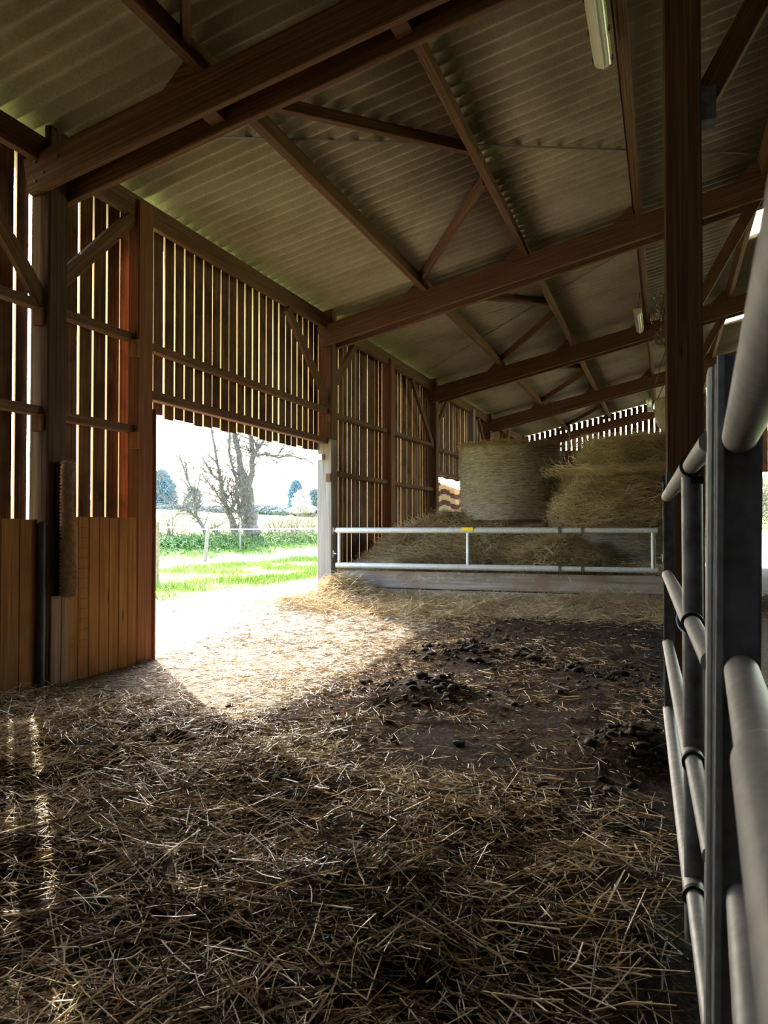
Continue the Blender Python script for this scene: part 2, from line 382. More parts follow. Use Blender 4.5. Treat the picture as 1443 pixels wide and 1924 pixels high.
V, F = grid(np.geomspace(FARSIDE + .5, 300, 20), np.arange(-60, 29, 4.0), lambda a, b: a * 0 - .02)
tag(raw_mesh('grass_verge', V, F, M['ground'], np.full(len(V), .2)), 'grass beyond the open side of the barn', 'grass', kind='structure')
V, F = grid(np.arange(-4.9, FARSIDE + 2, 2.), np.arange(-80, -6.5, 4.0), lambda a, b: a * 0 - .02)
tag(raw_mesh('yard', V, F, M['ground'], np.zeros(len(V))), 'dirt yard before the open end of the barn', 'yard', kind='structure')

# roof sheets: real corrugations, laid in two courses per slope; gaps where the translucent sheets lie
SKY = [(12.45, 13.72), (18.05, 19.35), (23.75, 25.6)]
LAM = .177
def sheets(name, xa, xb, zf, ranges, mat, label, cat, kind, dz=0.0):
    Vs, Fs, n = [], [], 0
    for (y0, y1) in ranges:
        ysn = np.linspace(y0, y1, max(3, int((y1 - y0) / LAM * 10)))
        V, F = grid(np.linspace(xa, xb, 4), ysn, lambda a, b: zf(a) + dz +  .084 * (.5 + .5 * np.cos(2 * PI * b / LAM)) ** .8)
        Vs.append(V); Fs.append(F + n); n += len(V)
    o = raw_mesh(name, np.concatenate(Vs), np.concatenate(Fs), mat, origin=(xa, ranges[0][0], zf(xa)), smooth=True)
    md = o.modifiers.new('thickness', 'SOLIDIFY'); md.thickness = .0065; md.offset = 1
    return tag(o, label, cat, kind=kind)
full = [(-7.0, 28.0)]
gaps = []; p = -7.0
for a, b in SKY: gaps.append((p, a + .06)); p = b - .06
gaps.append((p, 28.0))
sheets('ceiling', -5.35, -1.838, zroof, full, M['roof'], 'lower course of grey corrugated sheets above the slatted wall', 'roof', 'structure')
sheets('ceiling', -1.865, 1.118, zroof, full, M['roof'], 'middle course of grey corrugated roof sheets', 'roof', 'structure', .008)
sheets('ceiling', 1.09, RIDGE, zroof, gaps, M['roof'], 'upper course of grey corrugated roof sheets between skylights', 'roof', 'structure', .016)
sheets('ceiling', RIDGE, FARSIDE, lambda a: zroof(RIDGE) - SL * (a - RIDGE), full, M['roof'], 'corrugated slope on the far side of the ridge', 'roof', 'structure')
for i, r in enumerate(SKY):
    o = sheets('skylight_sheet', 1.12, RIDGE, zroof, [r], M['sky'], ['bright translucent roof sheet nearest the camera, behind the second rafter', 'bright translucent roof sheet behind the third rafter', 'bright translucent roof sheet nearest the far end wall'][i], 'skylight', 'thing', .026)
    o['group'] = 'translucent roof sheets'

# slatted cladding of the left wall
def slats(rows, x0, x1, axis='y'):
    thin = lambda a: (.0 if a > -6 else 0) if a < 10.8 else -.008
    mb = MB()
    for (a, b, z0, z1) in rows:
        p = a
        while p < b - .05:
            g = random.uniform(.018, .030) if random.random() < .94 else .050; g += thin(a); w = min(.184 - g, b - p)
            zz0 = z0 + random.uniform(-.02, .015); zz1 = z1 + random.uniform(-.01, .02); j = random.uniform(-.004, .004)
            c = p + g / 2 + w / 2
            if axis == 'y': mb.bar(((x0 + x1) / 2 + j, c, zz0), ((x0 + x1) / 2 + j, c + random.uniform(-.004, .004), zz1), abs(x1 - x0), w, (0, 1, 0), .002, 0, 1, True)
            else: mb.bar((c, (x0 + x1) / 2 + j, zz0), (c + random.uniform(-.004, .004), (x0 + x1) / 2 + j, zz1 + SL * (c - a)), abs(x1 - x0), w, (1, 0, 0), .003)
            p += .184
    return mb
SX0, SX1 = -4.989, -4.962
mb = MB()
mb = slats([(-2.53, 4.955, .05, 4.48), (5.008, 6.32, .05, 4.48), (6.45, 10.87, 2.46, 4.48), (10.878, 16.4, .2, 4.48), (16.4, 21.0, 2.47, 4.48), (21.0, 27.6, .1, 4.48)], SX0, SX1)
p = -7.0
while p < -2.6:
    mb.bar((-4.975, p + .0925, .05), (-4.975, p + .0925, 4.48), .027, .182, (0, 1, 0), .002); p += .184  # unseen boards set without gaps to cut light from behind the camera
tag(mb.build('wall_left', M['slat'], origin=(SX0, 0, 0), edge_mat=M['sawn_glow']), 'brown upright slat cladding of the long side wall', 'wall', kind='structure')
# end wall: slats above, boards below, opening on the right
mb = MB()
p = -4.95
while p < 9:
    g = random.uniform(.030, .045); w = .184 - g; c = p + .09; top = zroof(c) - .015 if c < RIDGE else zroof(RIDGE) - SL * (c - RIDGE) - .015
    low = 3.95 if c < .95 else 4.35
    mb.bar((c, END_Y, low), (c, END_Y, top), .022, w, (1, 0, 0), .003); p += .184
p = -4.95
while p < 9:
    c = p + .08
    z0 = .1 if c < 2.35 else 3.08
    mb.bar((c, END_Y + .005, z0), (c, END_Y + .005, 4.0 if c < .95 else (3.5 if c < 2.0 else 4.4)), .022, .156 if c < 6 else .14, (1, 0, 0), .003); p += .158
tag(mb.build('wall_back', M['slat'], origin=(0, END_Y, 0)), 'slatted gable end wall at the far end', 'wall', kind='structure')

mb = MB(); p = -4.95
while p < FARSIDE:
    c = p + .1; top = (zroof(c) if c < RIDGE else zroof(RIDGE) - SL * (c - RIDGE)) - .03
    mb.bar((c, -6.95, 0), (c, -6.95, top), .025, .192, (1, 0, 0), .003); p += .2
tag(mb.build('wall_front_blocker', M['slat'], origin=(0, -6.95, 0)), 'added boarded gable blocking light behind the camera', 'wall', kind='structure')  # unseen gable added to block light from behind the camera
mb = MB(); p = -6.9
while p < 15:
    mb.bar((FARSIDE, p + .1, 0), (FARSIDE, p + .1, zroof(RIDGE) - SL * (FARSIDE - RIDGE) - .05), .025, .197, (0, 1, 0), .003); p += .2
tag(mb.build('wall_right_blocker', M['slat'], origin=(FARSIDE, 0, 0)), 'added solid wall cutting light on the far side of the barn', 'wall', kind='structure')  # unseen side wall, closed along this stretch to dim the interior

# ================================================================== TIMBER FRAME
def post(name, x0, x1, y0, y1, z0, z1, mat, label, group, split=None):
    mb = MB(); mb.box((x0, y0, z0), (x1, y1, z1), .012)
    o = mb.build(name, mat, origin=((x0 + x1) / 2, (y0 + y1) / 2, z0)); return tag(o, label, 'post', group)
G = 'posts of the slatted long wall'
lab = ['thick timber post carrying the cow brush', 'grey weathered timber post between the doorway and the steel gate', 'dark timber post standing left of the shadow-striped cloth', 'dark timber post rising behind the upright round bale', 'last timber post in the corner by the end wall']
cols = []
for i, yc in enumerate(FRAME_Y):
    z0 = float(h_base(-4.8, yc)) - .05; y0, y1 = yc - .105, yc + .105; t = empty('timber_post', (-4.83, yc, z0)); tag(t, lab[i], 'post', G); cols.append(t)
    mm = [M['dead'], M['grey'], M['timber'], M['timber'], M['timber']][i]
    if i == 0:
        mb = MB(); mb.box((-4.785, y0, z0), (XW, y1, 4.6), .012); mb.build('inner_plank', mm, t)
        mb = MB(); mb.box((XW - .001, 4.975, z0), (XW + .022, 5.085, .735), .004); mb.box((XW - .001, 5.09, z0), (XW + .020, 5.185, .735), .004); tag(mb.build('kick_board', M['board2'], t), 'paler split board under the brush')
        mb = MB(); mb.tube([(-4.868, yc - .015, z0), (-4.868, yc - .015, 4.3)], .092, 24); tag(mb.build('outer_pole', M['grey'], t, smooth=True), 'grey weathered outer pole')
    elif i == 1:
        mb = MB(); mb.box((-4.955, y0, z0), (XW, y1, 2.62), .012); tag(mb.build('lower_length', mm, t), 'bleached grey lower length')
        mb = MB(); mb.box((-4.95, y0 + .004, 2.60), (XW - .003, y1, 4.62), .02); tag(mb.build('upper_length', M['timber'], t), 'brown upper length')
    else:
        mb = MB(); mb.box((-4.95, y0, z0), (XW, y1, 4.62), .014); mb.build('shaft', mm, t)
    if i >= 1:
        for (zz) in (3.0, 2.1):
            mb = MB(); mb.box((-4.80, y0 - .035, zz - .12), (-4.72, y0 + .002, zz), .005); mb.build('cleat_block', M['timber'], t)
    else:
        for (zz) in (3.09, 2.22):
            mb = MB(); mb.box((-4.86, y0 - .032, zz - .14), (-4.755, y0 + .002, zz), .005); mb.build('cleat_block', M['timber'], t)
# door post and the posts half way along each bay
t = empty('door_post', (-4.79, 6.2, 0)); tag(t, 'reddish door post at the near side of the doorway', 'post', G)
mb = MB(); mb.box((-4.86, 6.10, -.05), (XW - .01, 6.33, 4.45), .012); mb.build('shaft', M['redpost'], t)
mb = MB(); mb.box((-4.755, 6.335, -.05), (XW + .01, 6.362, 2.46), .004); mb.build('door_stop', M['redpost'], t)
for zz in (3.085, 2.205):
    mb = MB(); mb.box((-4.80, 6.055, zz - .16), (-4.71, 6.098, zz), .005); tag(mb.build('cleat_block', M['wains'], t), 'nailed pale cleat block')
for i, (ya, yb, zt, zl) in enumerate(((13.3, 13.52, 4.4, .1), (19.72, 19.98, 4.4, .1), (24.5, 24.75, 4.4, .1))):
    post('wall_stud', -4.9, XW, ya, yb, zl, zt, M['redpost'] if i != 1 else M['grey'], ['reddish stud half way along the slats behind the steel gate', 'grey stud rising behind the left rim of the upright bale', 'short reddish stud seen over the top of the upright bale'][i], 'studs half way along the wall bays')

# the row of posts along the gate
post('timber_post', 0.0, .215, 4.93, 5.16, 0, zbeam(.1) + .35, M['timber'], 'tall dark timber post with a knot, behind the nearest gate', 'posts along the feed passage')
t_row = []
for i, yc in enumerate(FRAME_Y[1:]):
    post('timber_post', 0.0, .215, yc - .115, yc + .115, 0, zbeam(.1) + .35, M['timber'], ['second timber post of the passage row, where the steel gate hooks on', 'third timber post of the passage row', 'fourth timber post of the passage row', 'timber post of the passage row at the end wall'][i], 'posts along the feed passage')

# rafters: pairs of planks with spacer blocks and purlin cleats
G = 'double plank rafters'
PUR = [-3.29, -1.84, -.36, 1.12, 2.58, 4.04]
lab = ['nearest double plank rafter, crossing the top left of the barn', 'second rafter, resting on the grey weathered post', 'third rafter from the camera, above the upright round bale', 'fourth rafter from the camera, next before the gable', 'rafter lying against the slatted gable end']
for i, yc in enumerate(FRAME_Y):
    t = empty('double_rafter', (XW, yc, zbeam(XW))); tag(t, lab[i], 'beam', G)
    for s in (-1, 1):
        yy = yc + s * .143; mb = MB(); xa = -4.90 if s < 0 else -4.86
        hb = .31 if i < 4 else .26; dz = hb / 2 if i < 4 else .07
        mb.bar((xa, yy, zbeam(xa) + dz), (RIDGE, yy, zbeam(RIDGE) + dz), .07, hb, (0, 0, 1), .008, .0015, 14)
        pk = mb.build('plank', M['beam'], t)
        if s < 0: near = pk
    for xx in (-3.27, -1.74, .9, 3.2):
        mb = MB(); mb.bar((xx - .06, yc, zbeam(xx - .06) + .13), (xx + .06, yc, zbeam(xx + .06) + .13), .214, .14, (0, 0, 1), .004); mb.build('spacer_block', M['beam'], t)
    for xx in PUR:
        mb = MB(); z0 = zbeam(xx) + .30
        for s in (-1,):
            yy = yc + s * .143
            # triangular purlin cleat on the downhill side
            a = [(xx - .30, zbeam(xx - .30) + .30), (xx + .0, zbeam(xx) + .30), (xx + .0, zbeam(xx) + .47), (xx - .07, zbeam(xx) + .46)]
            vs = [(p[0], yy - .03, p[1]) for p in a] + [(p[0], yy + .03, p[1]) for p in a]
            mb.add(vs, [(0, 1, 2, 3), (7, 6, 5, 4), (0, 4, 5, 1), (1, 5, 6, 2), (2, 6, 7, 3), (3, 7, 4, 0)])
        mb.build('purlin_cleat', M['beam'], t)
    if i <= 2:
        for (xx, zz) in ((-4.80, .08), (-4.80, .24), (-4.72, .12), (-4.58, .2)):
            mb = MB(); mb.tube([(xx, yc - .178, zbeam(xx) + zz), (xx, yc - .192, zbeam(xx) + zz)], .014, 10); mb.build('bolt', M['galvdark'], near)

# purlins, bay by bay
BAYS = [(-6.9, FRAME_Y[0]), (FRAME_Y[0], FRAME_Y[1]), (FRAME_Y[1], FRAME_Y[2]), (FRAME_Y[2], FRAME_Y[3]), (FRAME_Y[3], FRAME_Y[4])]
bayname = ['over the foreground, before the nearest rafter', 'between the first and second rafters', 'between the second and third rafters', 'between the third and fourth rafters', 'between the fourth rafter and the gable']
ordn = ['lowest', 'second lowest', 'third', 'fourth', 'fifth', 'topmost']
for b, (ya, yb) in enumerate(BAYS):
    for k, xx in enumerate(PUR):
        if b == 0 and k > 4: continue
        z0 = zbeam(xx) + .305; mb = MB()
        mb.bar((xx + .038, ya + .0, z0 + .1), (xx + .038, yb + .0, z0 + .1), .076, .20, (-SL, 0, 1), .005, .001, 6)
        tag(mb.build('purlin', M['timber'], origin=(xx + .038, ya, z0)), '%s purlin up the slope, %s' % (ordn[k], bayname[b]), 'purlin', 'purlins under the roof sheets')
# eave plates
nm = ['left of the brush post', 'above the doorway', 'over the slats behind the steel gate', 'over the golden slats behind the upright bale', 'over the last bay before the gable']
for b, (ya, yb) in enumerate(BAYS):
    mb = MB(); mb.box((-4.84, ya + (.11 if b else 0), 4.285), (-4.765, yb - .11, 4.50), .006)
    tag(mb.build('eave_plate', M['timber'], origin=(-4.8, ya, 4.285)), 'eave plate timber ' + nm[b], 'beam', 'eave plates along the wall head')
# diagonal braces in the roof plane
def brace(name, p0, p1, w, h, up, label, group, mat='timber', cat='brace'):
    mb = MB(); mb.bar(p0, p1, w, h, up, .005, .001, 4)
    return tag(mb.build(name, M[mat], origin=p0), label, cat, group)
RN = (-SL, 0, 1)
def rp(x, y, dz=-.05): return (x, y, zroof(x) + dz)
for b in range(0, 5):
    yo = FRAME_Y[b - 1] if b else FRAME_Y[0] - 5.65
    dl = (FRAME_Y[b] - yo)
    q = ['before the nearest rafter', 'in the bay behind the nearest rafter', 'in the bay behind the second rafter', 'in the bay behind the third rafter', 'in the bay before the gable'][b]
    if b: brace('roof_brace', rp(-3.12, yo + .62, -.065), rp(-1.86, yo + 2.55, -.065), .06, .12, RN, 'upper diagonal roof brace meeting the second purlin ' + q, 'diagonal braces between purlins')
    brace('roof_brace', rp(-1.86, yo + dl * .575, -.085), rp(-3.25, yo + dl - .35, -.085), .06, .12, RN, 'lower diagonal roof brace between the two lowest purlins ' + q, 'diagonal braces between purlins')
# thin steel wind straps under the sheets
for p0, p1, lb in (((-3.9, 5.75), (1.25, 10.55), 'thin steel wind strap slanting under the sheets behind the nearest rafter'), ((-4.75, 15.5), (-.3, 12.0), 'thin steel wind strap slanting under the sheets behind the second rafter')):
    mb = MB(); mb.bar(rp(*p0, -.004), rp(*p1, -.004), .03, .004, RN, .001)
    tag(mb.build('wind_strap', M['strap']), lb, 'strap', 'wind straps')
# knee braces in the plane of the left wall
G = 'knee braces of the slatted wall'; XB = -4.80
def knee(y0, z0, y1, z1, label): brace('knee_brace', (XB, y0, z0), (XB, y1, z1), .06, .13, (1, 0, 0) if False else (0, -(z1 - z0), y1 - y0), label, G)
knee(6.08, 4.27, 5.12, 3.35, 'knee brace rising from the brush post to the door post')
knee(4.2, 3.98, 4.98, 3.12, 'knee brace leaning onto the brush post from the near side')
knee(9.3, 4.26, 10.64, 3.2, 'knee brace leaning from the eave onto the post beside the doorway')
knee(11.75, 4.3, 10.78, 3.4, 'knee brace rising from the grey post over the steel gate')
knee(14.75, 4.3, 16.25, 3.05, 'stepped dark knee brace leaning onto the post by the shadow-striped cloth')
knee(17.5, 4.3, 16.42, 3.4, 'short knee brace rising from the post by the shadow-striped cloth')
knee(20.6, 4.3, 21.9, 3.2, 'pale knee brace leaning onto the post behind the bale')
# horizontal wall rails
G = 'horizontal rails on the slatted wall'
def rail(y0, z0, y1, z1, label, hh=.075):
    mb = MB(); mb.bar((-4.83, y0, z0), (-4.83, y1, z1), .1, hh, (0, 0, 1), .005); tag(mb.build('wall_rail', M['timber']), label, 'rail', G)
rail(-6.9, 3.10, 4.95, 3.12, 'upper wall rail ending on the brush post')
rail(-6.9, 2.25, 4.95, 2.25, 'lower wall rail ending on the brush post')
rail(5.16, 3.12, 6.10, 3.12, 'short upper wall rail between brush post and door post')
rail(5.16, 2.24, 6.10, 2.24, 'short lower wall rail between brush post and door post')
rail(6.33, 3.09, 10.62, 3.06, 'middle wall rail on the slats above the doorway')
rail(6.33, 2.61, 10.70, 2.60, 'door lintel rail along the bottom of the hanging slats', .09)
rail(10.83, 3.03, 13.3, 3.06, 'upper rail from the grey post to the reddish stud')
rail(13.52, 3.07, 16.25, 3.09, 'upper rail from the reddish stud to the post by the shadow-striped cloth')
rail(10.83, 2.13, 13.3, 2.12, 'lower rail from the grey post to the reddish stud')
rail(13.52, 2.12, 16.25, 2.12, 'lower rail from the reddish stud to the post by the shadow-striped cloth')
rail(16.46, 3.06, 19.72, 3.06, 'upper rail on the golden slats over the shadow-striped cloth')
rail(16.46, 2.52, 19.72, 2.52, 'lower rail closing the slats above the shadow-striped cloth')
rail(20.0, 3.06, 21.85, 3.06, 'upper rail right of the grey stud behind the bale')
# gable braces on the passage side: knee braces from the posts up to rafter
for i, yc in enumerate(FRAME_Y[:4]):
    p0 = (.21, yc, zbeam(0) - 1.28); p1 = (1.12, yc, zbeam(1.12) + .1)
    t = empty('passage_brace', p0); tag(t, ['dark brace from the tall near post with a metal shoe', 'brace of the second passage post, crossing the skylight', 'brace of the third passage post', 'brace of the fourth passage post'][i], 'brace', 'braces of the passage posts')
    mb = MB(); mb.bar(p0, p1, .1, .14, (-1, 0, .5), .006); st = mb.build('strut', M['timber'], t)
    mb = MB(); mb.box((.205, yc - .07, p0[2] - .10), (.30, yc + .07, p0[2] + .1), .004); tag(mb.build('metal_shoe', M['galvdark'], st), 'grey metal shoe')

# ================================================================== WAINSCOT, BRUSH, FITTINGS ON THE LEFT WALL
def wainscot(y0, y1, z1, label, xin, n, stops=False):
    t = empty('plank_panel', (xin, (y0 + y1) / 2, 0)); tag(t, label, 'panel', 'plank panels at the wall foot')
    mb = MB(); w = (y1 - y0) / n
    for k in range(n):
        a = y0 + w * k; j = random.uniform(-.003, .003)
        mb.bar((xin - .015 + j, a + w / 2, -.05), (xin - .015 + j, a + w / 2, z1 + random.uniform(-.006, .006)), .03, w - .006, (0, 1, 0), .003)
    mb.build('planks', M['wains'], t)
    return t
wp = wainscot(5.17, 6.075, 1.385, 'lit orange-brown plank panel between brush post and door post', -4.715, 7)
wainscot(-6.9, 4.90, 1.365, 'shaded brown plank panel left of the brush post', -4.77, 64)
# saw kerfs across three planks of the lit panel
mb = MB(); w = .905 / 7
for k, ph in ((1, 0), (2, .045), (3, .02)):
    z = .33 + ph
    while z < 1.36:
        mb.box((-4.7152, 5.17 + w * k + .004, z), (-4.7135, 5.17 + w * (k + 1) - .01, z + .003), .0003); z += .088 + random.uniform(-.004, .004)
mb.build('saw_kerfs', plain('kerf', (.06, .03, .012), .9), wp)
# drain pipe standing in the corner beside the brush post
mb = MB(); mb.tube([(-4.735, 4.905, .0), (-4.735, 4.905, 1.345)], .034, 20); mb.disc_ring((-4.735, 4.905, 1.33), (0, 0, 1), .026, .040, .03)
tag(mb.build('drain_pipe', M['pipe'], smooth=True), 'dark pipe standing upright beside the brush post', 'pipe')
# cow brush: two worn brush strips on a black bracket
t = empty('cow_brush', (-4.70, 5.03, 0.72)); tag(t, 'worn cow brush with two bristle strips on the near post', 'brush')
mb = MB(); mb.box((-4.72, 5.03, .735), (-4.668, 5.10, 1.30), .006); mb.build('lower_holder', M['black'], t)
mb = MB(); mb.box((-4.72, 5.02, 1.30), (-4.675, 5.10, 1.835), .006); mb.build('upper_holder', M['black'], t)
def bristles(z0, z1, x0, yc, w, ln, n):
    P, D, L = [], [], []
    z = rng.uniform(z0, z1, n); rows = np.round((z - z0) / .028) * .028 + z0; z = rows + rng.normal(0, .0035, n)
    y = yc + rng.uniform(-w, w, n)
    d = np.stack([np.ones(n), (y - yc) / w * .55 + rng.normal(0, .12, n), rng.normal(-.05, .16, n) + .1 * np.sin(z * 31)], 1)
    l = ln * (.8 + .25 * rng.random(n)) * (1 - .18 * sm(0, 1, np.abs(np.sin(z * 7))))
    p = np.stack([np.full(n, x0), y, z], 1) + d / np.linalg.norm(d, axis=1)[:, None] * (l / 2)[:, None]
    return p, d, l
for nm_, a in (('lower_bristles', (.745, 1.295, -4.67, 5.07, .040, .095, 6500)), ('upper_bristles', (1.29, 1.83, -4.675, 5.065, .034, .085, 5800))):
    P, D, L = bristles(*a); V, F, m = stalks(P, D, L, np.full(len(P), .0045), .06, 1)
    raw_mesh(nm_, V, F, M['bristle'], None, t, origin=(-4.70, 5.03, .72))
# junction box on the grey post
t = empty('junction_box', (-4.9, 10.6, 2.36)); tag(t, 'small white junction box under the door lintel on the grey post', 'electrical box')
mb = MB(); mb.box((-4.93, 10.565, 2.31), (-4.845, 10.612, 2.40), .008); mb.build('housing', M['white'], t)
mb = MB(); mb.box((-4.925, 10.552, 2.315), (-4.85, 10.566, 2.395), .004); mb.build('lid', M['white'], t)
# cloth hanging outside the gap in the fourth bay, slat shadows painted as stripes
t = empty('shadow_striped_cloth', (-5.6, 18.2, .9)); tag(t, 'cream cloth with slat shadows painted as brown stripes hung in the low wall opening', 'cloth')
vs, gs, fs = [], [], []; n, m = 50, 24
for i in range(n):
    for j in range(m):
        u, v_ = i / (n - 1), j / (m - 1); y_ = 16.9 + 4.3 * u
        top = 2.40 - .55 * abs(u - .28) * (1.6 if u < .28 else .35); z_ = .75 + (top - .75) * v_
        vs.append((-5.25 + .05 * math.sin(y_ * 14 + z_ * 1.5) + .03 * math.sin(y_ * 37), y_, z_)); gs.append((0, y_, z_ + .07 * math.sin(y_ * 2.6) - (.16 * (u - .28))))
for i in range(n - 1):
    for j in range(m - 1): fs.append((i * m + j, (i + 1) * m + j, (i + 1) * m + j + 1, i * m + j + 1))
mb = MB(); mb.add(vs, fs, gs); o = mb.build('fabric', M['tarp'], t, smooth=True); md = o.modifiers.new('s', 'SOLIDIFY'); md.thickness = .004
mb = MB(); mb.tube([(-5.25, 16.3, 2.44), (-5.25, 21.4, 2.44)], .012, 8); mb.build('cord', M['black'], t)

# ================================================================== STEEL GATE ACROSS THE BARN AND ITS BOARDS
t = empty('steel_gate', (-4.66, 10.72, .68)); tag(t, 'low two-rail galvanised gate with yellow sticker across the hay store', 'gate')
YG = 10.66
mb = MB(); mb.tube([(-4.66, YG, 1.25), (-1.35, YG, 1.252)], .042, 20); tr = mb.build('top_rail', M['galvlight'], t, smooth=True)
mb = MB(); mb.tube([(-1.40, YG, 1.252), (-.10, YG, 1.253)], .036, 20); mb.build('top_rail_extension', M['galvlight'], t, smooth=True)
mb = MB(); mb.tube([(-4.66, YG, .728), (-1.35, YG, .732)], .042, 20); mb.build('bottom_rail', M['galvlight'], t, smooth=True)
mb = MB(); mb.tube([(-1.40, YG, .732), (-.10, YG, .735)], .036, 20); mb.build('bottom_rail_extension', M['galvlight'], t, smooth=True)
for xx in (-4.61, -2.63, -.16):
    mb = MB(); mb.tube([(xx, YG, .73), (xx, YG, 1.25)], .028, 16); mb.build('upright', M['galvlight'], t, smooth=True)
mb = MB(); mb.box((-2.71, YG - .048, 1.245), (-2.55, YG - .0405, 1.292), .002); mb.box((-2.71, YG - .046, 1.285), (-2.55, YG + .02, 1.2955), .002); tag(mb.build('sticker', M['yellow'], tr), 'yellow sticker')
for xx, s in ((-4.66, -1), (-.10, 1)):
    for zz in (.90, 1.24):
        if s > 0 and zz > 1: continue
        mb = MB(); mb.tube([(xx, YG, zz), (xx + s * .03, YG, zz), (xx + s * .07, YG + .01, zz)], .010, 8); mb.tube([(xx + s * .055, YG - .0, zz - .05), (xx + s * .055, YG, zz + .05)], .009, 8); mb.disc_ring((xx + s * .055, YG, zz + .03), (0, 1, 0), .010, .02, .012, 12); mb.build('hinge_pin', M['galvlight'], t)
for xx in (-1.36, -1.06):
    for zz in (1.252, .732):
        mb = MB(); mb.disc_ring((xx, YG, zz), (1, 0, 0), .034, .046, .03); mb.build('collar', M['galvdark'], t)
mb = MB(); mb.bar((-4.64, 10.75, .525), (-.04, 10.75, .53), .045, .25, (0, 0, 1), .012, .003, 12); tag(mb.build('barrier_board', M['board']), 'upper brown-grey plank under the low steel gate', 'plank', 'planks closing the hay store')
mb = MB(); mb.bar((-4.46, 10.755, .27), (-.04, 10.755, .265), .045, .24, (0, 0, 1), .012, .004, 12); tag(mb.build('barrier_board', M['board']), 'lower bleached plank half buried in loose straw', 'plank', 'planks closing the hay store')

# ================================================================== GATES ALONG THE PASSAGE
def gate_tube(mb, p0, p1, r): mb.tube([p0, p1], r, 24)
RZ = (1.478, 1.02, .62, .235)
t = empty('passage_gate', (.02, 4.8, 0)); tag(t, 'four-rail galvanised gate hung on the tall dark post', 'gate', 'tube gates along the passage')
def gx(y): return .005 - .0272 * (y - 4.8)
for z in RZ:
    mb = MB(); gate_tube(mb, (gx(4.82), 4.82, z), (gx(2.42), 2.42, z), .030); rl = mb.build('rail', M['galv'], t, smooth=True)
    mb = MB(); gate_tube(mb, (gx(2.44), 2.44, z), (gx(1.74), 1.74, z), .0235); mb.build('inner_rail', M['galv'], t, smooth=True)
    mb = MB(); mb.disc_ring((gx(2.42), 2.42, z), (0, 1, 0), .0235, .0325, .022, 28); mb.box((gx(2.42) + .0, 2.46, z - .05), (gx(2.42) + .035, 2.50, z - .028), .002); mb.build('clamp_ring', M['black'], rl)
mb = MB(); mb.box((-.018, 4.80, .02), (.046, 4.83, 1.56), .003); mb.box((-.018, 4.77, .02), (-.006, 4.80, 1.56), .002); mb.build('hinge_stile', M['galvdark'], t)
mb = MB(); mb.tube([(gx(2.5) + .006, 2.5, .05), (gx(2.5) + .006, 2.5, 1.452)], .030, 24); mb.build('middle_upright', M['galvdark'], t, smooth=True)
mb = MB(); mb.bar((.092, 1.72, .03), (.110, 1.72, 1.62), .10, .056, (1, 0, 0), .006); mb.build('latch_stile', M['galv'], t)
mb = MB(); mb.box((-.03, 4.79, 1.555), (.10, 4.93, 1.60), .004); mb.box((.0, 4.76, 1.50), (.04, 4.80, 1.62), .004); mb.build('hinge_bracket', M['galvdark'], t)
t = empty('passage_gate', (.12, 1.5, 0)); tag(t, 'second galvanised tube gate passing closest to the camera', 'gate', 'tube gates along the passage')
def nx(y): return .128 + .044 * (y - 1.55)
for z in (1.466, 1.035, .62, .22):
    mb = MB(); gate_tube(mb, (nx(1.57), 1.57, z), (nx(.95), .95, z), .0305); mb.build('rail', M['galv'], t, smooth=True)
    if z > 1.3:
        mb = MB(); mb.tube([(nx(.96), .96, z), (nx(-1.3), -1.3, z)], .0305, 28); mb.build('rail_sleeve', M['galv'], t, smooth=True)
    elif z > .3:
        mb = MB(); mb.tube([(nx(1.0), 1.0, z), (nx(.96), .96, z), (nx(-1.3), -1.3, z)], [.0305, .036, .036], 28); mb.build('rail_sleeve', M['galv'], t, smooth=True)
mb = MB(); mb.bar((.108, 1.60, .03), (.134, 1.60, 1.62), .075, .074, (1, 0, 0), .006); tag(mb.build('end_stile', M['galvdark'], t), 'end stile toned dark as its shaded face')  # darker steel tone paints the shade on this face
mb = MB(); mb.bar((.078, 1.645, .03), (.098, 1.645, 1.62), .008, .012, (1, 0, 0), .002); mb.bar((.078, 1.56, .03), (.098, 1.56, 1.62), .010, .014, (1, 0, 0), .002); mb.build('stile_lit_edge', M['galv'], t)  # lighter strips paint the edges as lit from the left
mb = MB(); mb.bar((.20, .6, .05), (.20, .6, 1.5), .06, .06, (1, 0, 0), .004); 
mb.build('back_upright', M['galvdark'], t)
# blue twine on the second rail
mb = MB(); pts = [at(1271, 1123, 4.0), at(1278, 1136, 3.9), at(1281, 1145, 3.85), at(1273, 1153, 3.8), at(1271, 1165, 3.75), at(1275, 1178, 3.7), at(1282, 1186, 3.65)]
mb.tube(pts, .004, 6); mb.tube([at(1276, 1126, 3.95), at(1280, 1134, 3.9)], .004, 6); tag(mb.build('baler_twine', M['blue']), 'blue baler twine tied round the second gate rail', 'twine')
# pipe with open end behind the near stile
t = empty('feed_pipe', (.40, 2.3, 0)); tag(t, 'pale pipe with black disc as shade in its open end, behind the near gate stile', 'pipe')
c0 = np.array([.335, 2.42, .735])
ax = np.array([-.25, -1, .05]); ax /= np.linalg.norm(ax)
mb = MB(); mb.tube([c0 - ax * .5, c0 - ax * .02], .098, 32, False); mb.disc_ring(c0, ax, .062, .102, .07, 32); mb.build('pipe_body', M['galv'], t, smooth=True)
mb = MB(); mb.tube([c0 - ax * .06, c0 - ax * .05], .09, 32); mb.build('bore_shade', M['black'], t)  # black disc stands in for the shade inside the pipe
mb = MB(); mb.box((.38, 2.62, 0), (.46, 2.70, .66), .004); mb.build('stand', M['galvdark'], t)

